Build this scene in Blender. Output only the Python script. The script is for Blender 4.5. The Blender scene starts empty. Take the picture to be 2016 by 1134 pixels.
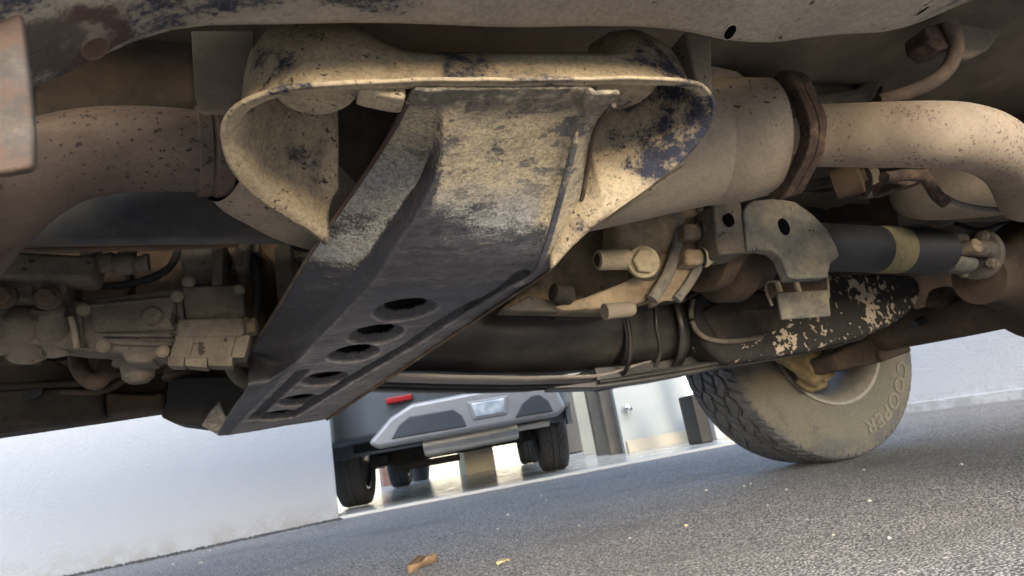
import bpy, bmesh, math, random
from mathutils import Vector, Matrix, noise
R = math.radians
random.seed(7)
SC = bpy.context.scene
COL = SC.collection

# ------------------------------------------------------------------ camera
FPX = 1200.0
YAW, PITCH, ROLL, CAMH = R(21.2), R(14.3), R(10.1), 0.215
CF = Vector((math.sin(YAW)*math.cos(PITCH), math.cos(YAW)*math.cos(PITCH), math.sin(PITCH)))
_r0 = Vector((math.cos(YAW), -math.sin(YAW), 0)); _u0 = _r0.cross(CF)
CR = _r0*math.cos(ROLL) - _u0*math.sin(ROLL)
CU = _u0*math.cos(ROLL) + _r0*math.sin(ROLL)
CAM = Vector((0, 0, CAMH))
cd = bpy.data.cameras.new('camera'); co = bpy.data.objects.new('camera', cd); COL.objects.link(co)
cd.sensor_width = 36; cd.lens = 36*FPX/2016; cd.clip_start = 0.01; cd.clip_end = 3000
m = Matrix.Identity(4)
for i in range(3):
    m[i][0] = CR[i]; m[i][1] = CU[i]; m[i][2] = -CF[i]; m[i][3] = CAM[i]
co.matrix_world = m
cd.dof.use_dof = True; cd.dof.focus_distance = 0.55; cd.dof.aperture_fstop = 15
SC.camera = co

# ------------------------------------------------------------------ sky and sun
SUN_EL, SUN_AZ = R(22), R(-92)        # sun behind the photographer (towards -Y)
w = bpy.data.worlds.new('World'); SC.world = w; w.use_nodes = True
nt = w.node_tree; bg = nt.nodes['Background']
sky = nt.nodes.new('ShaderNodeTexSky'); sky.sky_type = 'NISHITA'; sky.sun_disc = False
sky.sun_elevation = SUN_EL; sky.sun_rotation = R(90) - SUN_AZ
sky.air_density = 1.0; sky.dust_density = 1.5; sky.ozone_density = 1.0
nt.links.new(sky.outputs[0], bg.inputs[0]); bg.inputs[1].default_value = 0.15
sd = bpy.data.lights.new('sun', 'SUN'); so = bpy.data.objects.new('sun', sd); COL.objects.link(so)
sd.energy = 1.5; sd.angle = R(85); sd.color = (1, .985, .965)
sdir = Vector((math.cos(SUN_EL)*math.cos(SUN_AZ), math.cos(SUN_EL)*math.sin(SUN_AZ), math.sin(SUN_EL)))
so.rotation_euler = sdir.to_track_quat('Z', 'Y').to_euler()
so.location = (0, -6, 6)
vs = SC.view_settings
vs.view_transform = 'Standard'; vs.look = 'None'; vs.gamma = 1; vs.use_curve_mapping = False
vs.exposure = 2.4

# ------------------------------------------------------------------ helpers
def ray(x, y):
    return CF + CR*((x-1008)/FPX) + CU*((567-y)/FPX)
def P(x, y, Y):                      # the point of the sight line that lies in the plane Y
    d = ray(x, y); return CAM + d*(Y/d.y)
def G(x, y, z=0.0):                  # the point of the sight line at height z
    d = ray(x, y); return CAM + d*((z-CAMH)/d.z)
def proj(p):
    d = p-CAM; z = d.dot(CF); return (1008+FPX*d.dot(CR)/z, 567-FPX*d.dot(CU)/z)

def link(o, parent=None):
    COL.objects.link(o)
    if parent is not None:
        o.parent = parent
        o.matrix_parent_inverse = world_of(parent).inverted()
    return o
def world_of(o):
    mm = Matrix.LocRotScale(o.location, o.rotation_euler, o.scale)
    if o.parent: return world_of(o.parent) @ o.matrix_parent_inverse @ mm
    return mm
def tag(o, label, cat, group=None, kind=None):
    o['label'] = label; o['category'] = cat
    if group: o['group'] = group
    if kind: o['kind'] = kind
    return o
def empty(name, loc, rz=0, parent=None):
    o = bpy.data.objects.new(name, None); o.location = loc; o.rotation_euler = (0, 0, rz)
    o.empty_display_size = .1
    return link(o, parent)
def obj(name, V, F, mat, parent=None, ang=40, bevel=0, seg=2, solid=0, sub=0, local=False, offset=1):
    me = bpy.data.meshes.new(name); me.from_pydata([tuple(v) for v in V], [], F)
    bm = bmesh.new(); bm.from_mesh(me)
    bmesh.ops.remove_doubles(bm, verts=bm.verts, dist=1e-6)
    bmesh.ops.recalc_face_normals(bm, faces=bm.faces)
    bm.to_mesh(me); bm.free()
    me.materials.append(mat)
    for p in me.polygons: p.use_smooth = True
    me.set_sharp_from_angle(angle=R(ang))
    o = bpy.data.objects.new(name, me)
    COL.objects.link(o)
    if parent is not None:
        o.parent = parent
        if not local: o.matrix_parent_inverse = world_of(parent).inverted()
    if solid:
        s = o.modifiers.new('s', 'SOLIDIFY'); s.thickness = solid; s.offset = offset
    if bevel:
        b = o.modifiers.new('b', 'BEVEL'); b.width = bevel; b.segments = seg; b.limit_method = 'ANGLE'; b.angle_limit = R(35); b.harden_normals = True
    if sub:
        s = o.modifiers.new('u', 'SUBSURF'); s.levels = sub; s.render_levels = sub
    return o

def prism(name, pts, Y0, dY, mat, parent, bevel=.004, seg=2, shift=(0, 0), **k):
    """pixel outline put at the plane Y0 and made dY deep across the vehicle"""
    a = [P(x, y, Y0) for x, y in pts]
    b = [p + Vector((shift[0], dY, shift[1])) for p in a]
    n = len(a)
    F = [list(range(n))[::-1], list(range(n, 2*n))] + [[i, (i+1) % n, n+(i+1) % n, n+i] for i in range(n)]
    return obj(name, a+b, F, mat, parent, bevel=bevel, seg=seg, **k)
def box(name, c, s, mat, parent=None, bevel=.004, rz=0, **k):
    V = []; M = Matrix.Rotation(rz, 3, 'Z')
    for x in (-.5, .5):
        for y in (-.5, .5):
            for z in (-.5, .5): V.append(Vector(c) + M @ Vector((x*s[0], y*s[1], z*s[2])))
    F = [(0, 1, 3, 2), (4, 6, 7, 5), (0, 4, 5, 1), (2, 3, 7, 6), (0, 2, 6, 4), (1, 5, 7, 3)]
    return obj(name, V, F, mat, parent, bevel=bevel, **k)
def spline(pts, n, closed=False):
    """Catmull-Rom through pts (Vectors of any length), n samples evenly by chord"""
    pts = [Vector(p) for p in pts]; L = [0]
    for a, b in zip(pts, pts[1:]): L.append(L[-1]+max((b-a).length, 1e-9))
    out = []; j = 0
    for i in range(n):
        s = L[-1]*i/(n-1)
        while j < len(pts)-2 and s > L[j+1]: j += 1
        t = (s-L[j])/(L[j+1]-L[j])
        p1, p2 = pts[j], pts[j+1]
        h1 = L[j+1]-L[j]
        m1 = (p2-pts[j-1])*(h1/(L[j+1]-L[j-1])) if j > 0 else p2-p1
        m2 = (pts[j+2]-p1)*(h1/(L[j+2]-L[j])) if j+2 < len(pts) else p2-p1
        t2, t3 = t*t, t*t*t
        out.append(p1*(2*t3-3*t2+1)+m1*(t3-2*t2+t)+p2*(-2*t3+3*t2)+m2*(t3-t2))
    return out
def tube(name, pts, rad, mat, parent, n=24, seg=40, ey=1.0, up=Vector((0, 0, 1)), caps=True, wob=0, **k):
    """swept tube; rad: number or list aligned with pts; ey squashes it sideways"""
    pts = [Vector(p) for p in pts]
    if not isinstance(rad, (list, tuple)): rad = [rad]*len(pts)
    C = spline([Vector((p.x, p.y, p.z, r)) for p, r in zip(pts, rad)], seg)
    V = []; F = []
    for i, c in enumerate(C):
        a = C[max(i-1, 0)]; b = C[min(i+1, seg-1)]
        t = Vector((b[0]-a[0], b[1]-a[1], b[2]-a[2])).normalized()
        s = t.cross(up).normalized(); u = s.cross(t)
        for j in range(n):
            q = 2*math.pi*j/n; r = max(c[3], 1e-4)
            p = Vector(c[:3]) + s*(math.cos(q)*r*ey) + u*(math.sin(q)*r)
            if wob: p += Vector((0, 0, 1))*wob*noise.noise(p*30)
            V.append(p)
    for i in range(seg-1):
        for j in range(n):
            F.append((i*n+j, i*n+(j+1) % n, (i+1)*n+(j+1) % n, (i+1)*n+j))
    if caps: F += [list(range(n))[::-1], list(range((seg-1)*n, seg*n))]
    return obj(name, V, F, mat, parent, **k)
def lathe(name, org, axis, prof, mat, parent, n=32, rot=0, ey=1.0, closed=False, **k):
    """prof: (t along axis, radius)"""
    org = Vector(org); ax = Vector(axis).normalized()
    s = ax.cross(Vector((0, 0, 1)));
    s = s.normalized() if s.length > 1e-3 else Vector((1, 0, 0))
    u = s.cross(ax)
    V = []; F = []
    for t, r in prof:
        for j in range(n):
            q = 2*math.pi*j/n+rot
            V.append(org+ax*t+s*(math.cos(q)*r*ey)+u*(math.sin(q)*r))
    m_ = len(prof)
    for i in range(m_ if closed else m_-1):
        i2 = (i+1) % m_
        for j in range(n): F.append((i*n+j, i*n+(j+1) % n, i2*n+(j+1) % n, i2*n+j))
    if not closed: F += [list(range(n))[::-1], list(range((m_-1)*n, m_*n))]
    return obj(name, V, F, mat, parent, **k)
def bolt(org, axis, r, L, mat, parent, washer=True, name='bolt', rot=0.3):
    """hex bolt head (with its washer) standing L proud of org along axis"""
    org = Vector(org); ax = Vector(axis).normalized()
    s = ax.cross(Vector((0, 0, 1))); s = s.normalized() if s.length > 1e-3 else Vector((1, 0, 0)); u = s.cross(ax)
    V = []; F = []
    def ring(t, rr, n, ro):
        b = len(V)
        for j in range(n):
            q = 2*math.pi*j/n+ro; V.append(org+ax*t+s*(math.cos(q)*rr)+u*(math.sin(q)*rr))
        return b
    def bridge(a, b, n):
        for j in range(n): F.append((a+j, a+(j+1) % n, b+(j+1) % n, b+j))
    if washer:
        a = ring(-.004, r*1.28, 24, 0); b = ring(.003, r*1.28, 24, 0); c = ring(.0045, r*1.2, 24, 0); bridge(a, b, 24); bridge(b, c, 24); F.append(list(range(c, c+24)))
    a = ring(0, r, 6, rot); b = ring(L*.86, r, 6, rot); c = ring(L, r*.86, 6, rot); bridge(a, b, 6); bridge(b, c, 6); F.append(list(range(c, c+6)))
    return obj(name, V, F, mat, parent, ang=25, bevel=r*.05)

# ------------------------------------------------------------------ materials
class N:
    def __init__(s, name):
        s.m = bpy.data.materials.new(name); s.m.use_nodes = True; s.t = s.m.node_tree
        s.b = s.t.nodes['Principled BSDF']; s.co = s.t.nodes.new('ShaderNodeTexCoord').outputs['Object']
    def node(s, ty, **k):
        n = s.t.nodes.new(ty)
        for a, v in k.items(): setattr(n, a, v)
        return n
    def set(s, i, v):
        if hasattr(v, 'is_linked') or isinstance(v, bpy.types.NodeSocket): s.t.links.new(v, i)
        elif isinstance(v, (tuple, list)) and len(v) == 3 and i.type == 'RGBA': i.default_value = (*v, 1)
        else: i.default_value = v
    def mapping(s, scale=(1, 1, 1), rot=(0, 0, 0), co=None):
        n = s.node('ShaderNodeMapping'); s.set(n.inputs[0], co or s.co); n.inputs['Scale'].default_value = scale; n.inputs['Rotation'].default_value = rot
        return n.outputs[0]
    def noise(s, scale, detail=6, rough=.6, co=None, dist=0):
        n = s.node('ShaderNodeTexNoise'); s.set(n.inputs['Vector'], co or s.co)
        n.inputs['Scale'].default_value = scale; n.inputs['Detail'].default_value = detail; n.inputs['Roughness'].default_value = rough; n.inputs['Distortion'].default_value = dist
        return n.outputs['Fac']
    def voro(s, scale, feature='F1', co=None, out='Distance', rnd=1):
        n = s.node('ShaderNodeTexVoronoi', feature=feature); s.set(n.inputs['Vector'], co or s.co); n.inputs['Scale'].default_value = scale
        n.inputs['Randomness'].default_value = rnd
        return n.outputs[out]
    def ramp(s, v, a, b, lo=0.0, hi=1.0):
        n = s.node('ShaderNodeMapRange', interpolation_type='SMOOTHSTEP'); s.set(n.inputs[0], v)
        n.inputs[1].default_value = a; n.inputs[2].default_value = b; n.inputs[3].default_value = lo; n.inputs[4].default_value = hi
        return n.outputs[0]
    def math(s, op, a, b=0.0, c=None, clamp=False):
        n = s.node('ShaderNodeMath', operation=op, use_clamp=clamp); s.set(n.inputs[0], a); s.set(n.inputs[1], b)
        if c is not None: s.set(n.inputs[2], c)
        return n.outputs[0]
    def mix(s, f, a, b, mode='MIX'):
        n = s.node('ShaderNodeMix', data_type='RGBA', blend_type=mode); s.set(n.inputs[0], f); s.set(n.inputs[6], a); s.set(n.inputs[7], b)
        return n.outputs[2]
    def xyz(s):
        n = s.node('ShaderNodeSeparateXYZ'); s.set(n.inputs[0], s.co); return n.outputs
    def bump(s, h, strength=.4, dist=.002, normal=None):
        n = s.node('ShaderNodeBump'); s.set(n.inputs['Height'], h); n.inputs['Strength'].default_value = strength; n.inputs['Distance'].default_value = dist
        if normal: s.set(n.inputs['Normal'], normal)
        return n.outputs[0]
    def fin(s, col, rough=.85, bump=None, metal=0.0, spec=.35):
        s.set(s.b.inputs['Base Color'], col); s.set(s.b.inputs['Roughness'], rough); s.set(s.b.inputs['Metallic'], metal)
        s.b.inputs['Specular IOR Level'].default_value = spec
        if bump: s.set(s.b.inputs['Normal'], bump)
        return s.m

def grime(name, base, dust, cover=.5, scale=14, soft=.12, grain=.35, gscale=260, pit=0, pitcol=(.012, .012, .016), pitscale=110,
          rust=0, rustcol=(.10, .045, .025), rough=.9, bump=.45, stretch=(1, 1, 1), grad=None, spots=0, metal=0, brough=None, wash=.35, stip=.30, stains=()):
    """paint or metal under uneven dust: cover = share of dust, pit = dark flecks, rust = share of rust, spots = dried splashes"""
    s = N(name); co = s.mapping(stretch)
    n1 = s.noise(scale, 8, .68, co)
    if grad:
        g = s.ramp(s.xyz()[grad[0]], grad[1], grad[2], grad[3], grad[4]); n1 = s.math('ADD', n1, g)
    fine = s.noise(gscale, 5, .7)
    n1 = s.math('ADD', n1, s.math('MULTIPLY', s.math('SUBTRACT', fine, .5), stip))
    f = s.ramp(n1, 1-cover-soft-.0, 1-cover+soft)
    mid = s.noise(scale*5.3, 6, .65, co)
    fm = s.ramp(mid, .3, .7)
    f = s.math('MULTIPLY', f, s.math('ADD', s.math('MULTIPLY', fm, wash), 1-wash*.6), clamp=True)
    b2 = s.mix(s.ramp(mid, .25, .75), tuple(c*.75 for c in base), tuple(c*1.3 for c in base))
    d2 = s.mix(s.ramp(s.noise(scale*.45, 4, .6), .3, .7), dust, (dust[0]*.72, dust[1]*.70, dust[2]*.70))
    col = s.mix(f, b2, d2)
    h = s.math('ADD', s.math('MULTIPLY', f, .5), s.math('MULTIPLY', fine, .5))
    if rust:
        rf = s.ramp(s.noise(scale*2.1, 9, .72), 1-rust-.07, 1-rust+.07)
        col = s.mix(rf, col, s.mix(fine, rustcol, tuple(c*1.8 for c in rustcol)))
    if spots:
        v = s.noise(58, 4, .55, dist=.4); sp = s.ramp(s.math('ADD', v, s.ramp(s.noise(7, 3, .5), .35, .7, -.12, .12)), .62-spots, .64-spots)
        col = s.mix(sp, col, (dust[0]*1.1, dust[1]*1.1, dust[2]*1.15)); h = s.math('ADD', h, sp)
    if pit:
        pf = s.ramp(s.math('ADD', s.noise(pitscale, 3, .55), s.ramp(s.noise(scale*1.3, 4, .6), .35, .68, -.09, .05)), .70-pit, .735-pit)
        col = s.mix(s.math('MULTIPLY', pf, .85), col, pitcol); h = s.math('SUBTRACT', h, s.math('MULTIPLY', pf, .6))
    for c_, r_, sc_ in stains:
        vd = s.node('ShaderNodeVectorMath', operation='DISTANCE'); s.set(vd.inputs[0], s.co); vd.inputs[1].default_value = tuple(c_)
        dd = s.math('ADD', vd.outputs['Value'], s.math('MULTIPLY', s.math('SUBTRACT', s.noise(60, 6, .7), .5), r_*1.1))
        ring = s.ramp(dd, r_*1.05, r_*.80); inn = s.ramp(dd, r_*.42, r_*.60)
        col = s.mix(s.math('MULTIPLY', ring, s.math('ADD', s.math('MULTIPLY', inn, .55), .40)), col, s.mix(fine, sc_, tuple(c*1.7 for c in sc_)))
    col = s.mix(s.ramp(fine, .40, .64, 0, grain), col, s.mix(1.0, col, (.50, .47, .46), 'MULTIPLY'))
    ro = s.math('ADD', s.math('MULTIPLY', f, .3), (brough if brough is not None else .6), clamp=True)
    return s.fin(col, ro if brough is not None else rough, s.bump(h, bump, .0018), metal)
def plain(name, col, rough=.6, metal=0, var=.15, scale=6, bump=.1, bscale=120, spec=.4):
    s = N(name); n = s.noise(scale, 5, .6)
    c = s.mix(s.ramp(n, .3, .7), tuple(x*(1-var) for x in col), tuple(min(1, x*(1+var)) for x in col))
    return s.fin(c, rough, s.bump(s.noise(bscale, 4, .6), bump, .002) if bump else None, metal, spec)

TAN = (.42, .325, .20); TAN2 = (.33, .26, .175); BRN = (.20, .15, .11)
M = {}
M['rail'] = grime('dusty_black_paint_rail', (.024, .027, .043), (.335, .295, .235), cover=.60, scale=9, soft=.05, stretch=(.55, 1, 1), grain=.45, pit=.02, wash=.25, bump=.5, stains=((P(186, 94, .296), .024, (.040, .022, .018)), (P(70, 60, .29), .02, (.05, .04, .034))))
M['bracket'] = grime('rusty_bracket', (.045, .040, .037), (.17, .142, .108), cover=.45, scale=14, soft=.12, rust=.5, rustcol=(.05, .032, .024))
M['tub'] = grime('dusty_pressed_steel', (.022, .026, .046), (.42, .35, .24), cover=.57, scale=11, soft=.06, grain=.62, gscale=260, pit=.045, pitscale=240, wash=.3, bump=.7, grad=(0, .24, .37, 0, -.13))
M['pipe'] = grime('dusty_exhaust_pipe', (.15, .115, .09), (.255, .208, .158), cover=.64, scale=9, soft=.25, pit=.105, pitscale=260, pitcol=(.10, .07, .055), rust=.3, rustcol=(.17, .12, .09), grain=.3)
M['pipe_old'] = grime('brown_exhaust_pipe', (.045, .032, .027), (.125, .095, .076), cover=.52, scale=12, soft=.2, pit=.045, pitscale=210, stretch=(.5, 1, 1), grain=.35)
M['shell'] = grime('dusty_resonator_shell', (.22, .18, .14), (.295, .25, .195), cover=.6, scale=7, soft=.25, grain=.35, pit=.03, pitscale=150, bump=.35)
M['rust'] = grime('rusted_flange', (.035, .025, .021), (.19, .13, .09), cover=.42, scale=30, soft=.15, rust=.44, rustcol=(.05, .028, .02), pit=.06, bump=.8)
M['darksteel'] = grime('dark_side_member', (.035, .04, .05), (.09, .085, .08), cover=.5, scale=10, soft=.2, pit=.05, pitscale=30, grain=.3, bump=.25)
M['rustpatch'] = grime('rust_patch', (.055, .03, .024), (.10, .062, .045), cover=.5, scale=40, soft=.2, grain=.4, bump=.7)
M['cast'] = grime('dusty_casting', (.075, .066, .054), (.18, .158, .132), cover=.52, scale=11, soft=.2, grain=.5, pit=.07, pitscale=70, pitcol=(.03, .026, .024), bump=.8)
M['cast2'] = grime('pale_dusty_casting', (.15, .128, .10), (.235, .20, .155), cover=.55, scale=12, soft=.25, grain=.25, bump=.4)
M['casttan'] = grime('muddy_transfer_casting', (.10, .075, .05), (.37, .295, .20), cover=.52, scale=13, soft=.18, grain=.3, pit=.02, bump=.5)
M['boltm'] = grime('dusty_bolt', (.20, .18, .14), (.46, .40, .28), cover=.6, scale=30, soft=.2, grain=.3, bump=.3)
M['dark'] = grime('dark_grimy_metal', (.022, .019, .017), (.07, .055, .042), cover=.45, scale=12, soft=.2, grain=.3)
M['brown'] = grime('brown_grimy_metal', (.05, .036, .027), (.14, .10, .072), cover=.5, scale=9, soft=.2, grain=.3, rust=.25, rustcol=(.06, .035, .022))
M['floor'] = grime('dusty_floor_pan', (.07, .06, .05), (.19, .155, .115), cover=.5, scale=5, soft=.25, grain=.25)
M['tank'] = grime('black_tank_shell', (.016, .016, .018), (.10, .094, .082), cover=.44, scale=5, soft=.2, pit=.0, grain=.2, brough=.30, bump=.2, stretch=(.6, 1, 1))
M['tankstrip'] = grime('grey_guard_sheet', (.20, .19, .19), (.34, .315, .30), cover=.5, scale=6, soft=.25, grain=.2, brough=.5, stretch=(.5, 1, 1))
M['tankspot'] = grime('mud_splashed_guard', (.020, .019, .019), (.33, .28, .215), cover=.26, scale=17, soft=.06, spots=.06, grain=.35, bump=.5)
sv = N('hole_shade_black'); M['void'] = sv.fin((.004, .004, .005), 1.0, None, 0, 0)  # flat black that stands for the shade inside holes
M['rubber'] = plain('black_rubber', (.018, .018, .02), .75, var=.3, scale=20)
M['shaft'] = plain('satin_black_shaft', (.022, .024, .03), .55, var=.3, scale=12)
M['shaftband'] = grime('yellow_shaft_band', (.15, .14, .075), (.22, .195, .12), cover=.5, scale=20, soft=.2)
M['plategrey'] = grime('grey_dusty_plate', (.10, .10, .095), (.28, .24, .18), cover=.42, scale=14, soft=.2, pit=.03, grain=.3)
M['axle'] = grime('brown_axle', (.045, .032, .025), (.15, .105, .07), cover=.45, scale=8, soft=.25, grain=.3)
M['mudlump'] = grime('mud_caked_part', (.09, .065, .035), (.33, .255, .14), cover=.55, scale=16, soft=.2, grain=.3)
M['body'] = plain('silver_green_body_paint', (.16, .18, .17), .35, .3, .05, 3, 0)

def skid_material():
    """across: -2 free left edge, -1 and 0 the web between its two creases, 1 right ridge, 2 right edge; Y runs from the lip to the far end"""
    s = N('scraped_skid_plate'); X, Y, Z = s.xyz()
    an = s.node('ShaderNodeAttribute', attribute_name='across'); u = an.outputs['Fac']
    base = (.019, .021, .031)
    rot = (0, 0, R(-14))
    streak = s.noise(55, 7, .74, s.mapping((.28, 1.1, 1.1), rot)); streak2 = s.noise(190, 6, .74, s.mapping((.25, 1, 1), rot))
    big = s.noise(16, 9, .72, s.mapping((.6, 1, 1), rot)); fine = s.noise(480, 4, .72); mid = s.noise(48, 7, .7)
    # scraped black paint of the lower run
    sc = s.ramp(s.math('ADD', s.math('MULTIPLY', streak, .5), s.math('MULTIPLY', streak2, .5)), .33, .68)
    edge = s.ramp(u, -.30, .06)                                     # the turned-up left side stays black
    scr = s.math('MULTIPLY', s.math('MULTIPLY', sc, s.ramp(Y, .53, .85, .20, 1.0)), s.ramp(edge, 0, 1, .10, 1))
    pr = s.node('ShaderNodeAttribute', attribute_name='recess').outputs['Fac']      # darker inside the pressed-in parts, paler at their rims
    scr = s.math('MULTIPLY', scr, s.ramp(pr, .10, .45, 1.0, .12))
    scr = s.math('ADD', scr, s.math('MULTIPLY', s.math('MULTIPLY', s.ramp(pr, .01, .05), s.ramp(pr, .22, .10)), s.ramp(Y, .54, .7, .1, .35)), clamp=True)
    col = s.mix(scr, base, (.31, .30, .32))
    # dust of the upper run
    cov = s.math('ADD', s.ramp(Y, .40, .535, .42, -.26), s.math('MULTIPLY', s.ramp(u, .92, 1.08), s.ramp(Y, .55, .49, 0, .34)))
    cov = s.math('ADD', cov, s.math('MULTIPLY', s.ramp(u, -.8, -1.1), s.ramp(Y, .60, .53, 0, .44)))
    band = s.math('MULTIPLY', s.math('MULTIPLY', s.ramp(u, -1.15, -.75), s.ramp(u, .10, .01)), s.ramp(Y, .37, .41))   # dust thinned in a strip along the crease
    cov = s.math('SUBTRACT', cov, s.math('MULTIPLY', band, .40))
    stp = s.math('MULTIPLY', s.math('SUBTRACT', fine, .5), .55)
    d = s.ramp(s.math('ADD', s.math('ADD', s.math('ADD', s.math('MULTIPLY', big, 1.25), s.math('MULTIPLY', streak2, .25)), stp), cov), .75, .89)
    thin = s.math('MULTIPLY', d, s.ramp(fine, .30, .52, .55, 1.0))
    dust = s.mix(s.ramp(mid, .38, .62), (.47, .395, .265), (.34, .295, .225))
    grey = s.mix(s.math('MULTIPLY', s.ramp(Y, .41, .47), s.ramp(u, .95, .8)), dust, (.29, .295, .29))
    col = s.mix(thin, col, grey)
    fl = s.math('MULTIPLY', s.ramp(s.noise(42, 8, .7, s.mapping((.8, 1.2, 1))), .545, .575), s.ramp(Y, .40, .48, 1.0, .25))   # flaked-off mud
    col = s.mix(s.math('MULTIPLY', fl, .9), col, s.mix(mid, (.05, .055, .075), (.16, .155, .16)))
    crust = s.math('MULTIPLY', s.ramp(Y, .352, .374, 1, 0), s.ramp(s.noise(34, 8, .72), .36, .52))
    col = s.mix(crust, col, s.mix(mid, (.10, .085, .07), (.20, .17, .135)))
    gr = s.noise(230, 6, .75)
    col = s.mix(s.ramp(gr, .42, .64, 0, .62), col, s.mix(1.0, col, (.42, .42, .44), 'MULTIPLY'))
    scratch = s.math('MULTIPLY', s.ramp(s.noise(260, 3, .6, s.mapping((.05, 1, 1), (0, 0, R(-12)))), .66, .70), s.ramp(Y, .46, .52))
    col = s.mix(s.math('MULTIPLY', scratch, .5), col, (.36, .30, .24))
    h = s.math('ADD', s.math('MULTIPLY', thin, .9), s.math('MULTIPLY', fine, .5))
    h = s.math('ADD', s.math('SUBTRACT', h, fl), s.math('MULTIPLY', streak2, .3))
    ro = s.math('ADD', s.ramp(thin, 0, 1, .36, .95), s.math('MULTIPLY', scr, .12), clamp=True)
    return s.fin(col, ro, s.bump(s.math('ADD', h, s.math('MULTIPLY', gr, .6)), .75, .002), 0.0, .5)
M['skid'] = skid_material()

def asphalt_material():
    s = N('worn_asphalt')
    v = s.voro(230, 'F1'); vc = s.voro(230, 'F1', out='Color'); big = s.noise(1.3, 6, .6); fine = s.noise(90, 6, .7); tiny = s.noise(420, 4, .7)
    sep = s.node('ShaderNodeSeparateColor'); s.set(sep.inputs[0], vc)
    tone = s.ramp(sep.outputs[0], .0, 1.0)
    c = s.mix(tone, (.265, .248, .236), (.44, .415, .395))
    c = s.mix(s.ramp(sep.outputs[1], .93, .96), c, (.62, .60, .56))
    c = s.mix(s.ramp(v, .38, .66), c, (.10, .098, .10))
    c = s.mix(s.ramp(big, .35, .7, 0, .5), c, (.24, .225, .205))
    c = s.mix(s.ramp(fine, .54, .70, 0, .6), c, (.075, .072, .072))
    lg = s.voro(95, 'F1', out='Color'); lgd = s.voro(95, 'F1')
    sp2 = s.node('ShaderNodeSeparateColor'); s.set(sp2.inputs[0], lg)
    c = s.mix(s.math('MULTIPLY', s.ramp(sp2.outputs[0], .82, .86), s.ramp(lgd, .45, .32)), c, s.mix(sp2.outputs[1], (.16, .155, .15), (.50, .47, .43)))
    st_ = s.ramp(s.noise(2.4, 5, .65), .50, .68); c = s.mix(s.math('MULTIPLY', st_, .45), c, (.13, .12, .112))
    h = s.math('ADD', s.math('SUBTRACT', 1, v), s.math('MULTIPLY', fine, .8))
    return s.fin(c, .92, s.bump(h, .6, .003), 0, .2)
M['asphalt'] = asphalt_material()
def wallmat(name, col, stain=.12, sc=1.4, bump=.9, bs=75):
    s = N(name); n = s.noise(sc, 7, .65); r = s.noise(bs, 5, .6)
    z = s.xyz()[2]
    c = s.mix(s.ramp(n, .42, .75, 0, stain*3), col, tuple(x*.72 for x in col))
    low = s.math('MULTIPLY', s.ramp(z, .14, .0, 0, 1), s.ramp(s.noise(12, 7, .72), .36, .62))
    c = s.mix(s.math('MULTIPLY', low, .5), c, (.22, .21, .18))
    return s.fin(c, .85, s.bump(r, bump, .004))
M['pier'] = wallmat('white_render', (.335, .355, .385), .03)
M['sidewall'] = wallmat('stained_grey_render', (.60, .605, .62), .14, 2.2)
M['garagewall'] = wallmat('cream_garage_wall', (.42, .39, .31), .05, bump=.1)
s = N('glossy_epoxy_floor'); M['epoxy'] = s.fin(s.mix(s.ramp(s.noise(3, 4, .6), .35, .7), (.60, .58, .52), (.50, .48, .43)), s.ramp(s.noise(8, 4, .6), .3, .7, .14, .28), None, 0, .6)
M['white'] = plain('white_paint', (.45, .46, .46), .45, var=.05, scale=4, bump=0)
M['cream'] = plain('cream_paint', (.42, .39, .31), .5, var=.06, scale=4, bump=0)
M['blackpaint'] = plain('black_satin', (.012, .012, .014), .45, var=.2, scale=8, bump=0)
M['brownpost'] = plain('brown_grey_post', (.16, .14, .115), .6, var=.15, scale=8, bump=0)
M['doorgrey'] = plain('pale_grey_door', (.34, .365, .365), .4, var=.04, scale=3, bump=0)
M['carbody'] = plain('metallic_grey_paint', (.085, .09, .10), .28, .55, .05, 5, 0)
M['carplastic'] = plain('dark_bumper_plastic', (.060, .066, .074), .42, 0, .08, 8, 0)
M['carsilver'] = plain('satin_silver_plastic', (.34, .33, .33), .4, .35, .06, 8, 0)
M['carunder'] = plain('black_underbody', (.014, .013, .013), .75, 0, .3, 10, 0)
M['chrome'] = plain('bright_alloy', (.62, .62, .62), .22, 1, .05, 10, 0)
M['muffler'] = plain('brushed_muffler', (.52, .50, .46), .32, .9, .08, 10, .1)
M['cartyre'] = plain('grey_tyre', (.035, .035, .037), .8, 0, .15, 15, .2)
M['glass'] = plain('dark_glass', (.01, .012, .014), .06, 0, 0, 5, 0, spec=.6)
s = N('red_reflector'); M['red'] = s.fin((.30, .008, .012), .25, None, 0, .6)
s = N('clear_lamp'); v = s.noise(9, 2, .5); M['lamp'] = s.fin(s.mix(s.ramp(v, .4, .6), (.78, .80, .82), (.42, .48, .54)), .15, None, .2, .6)
M['blue'] = plain('blue_plastic', (.10, .20, .42), .4, 0, .08, 6, 0)
M['yellow'] = plain('yellow_board', (.62, .48, .16), .6, 0, .08, 6, 0)
M['terracotta'] = plain('red_brown_board', (.20, .11, .085), .7, 0, .1, 6, 0)
M['stone'] = plain('pale_stone', (.42, .40, .36), .8, 0, .2, 60, .3)
M['stoned'] = plain('dark_gravel', (.07, .068, .07), .85, 0, .4, 40, .3)
M['leaf'] = plain('dead_leaf', (.15, .10, .06), .75, 0, .45, 30, .3, 200)
M['leaf2'] = plain('pale_dead_leaf', (.48, .40, .22), .75, 0, .3, 40, .2, 200)
M['weed'] = plain('green_weed', (.07, .13, .03), .7, 0, .3, 60, 0)

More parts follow.
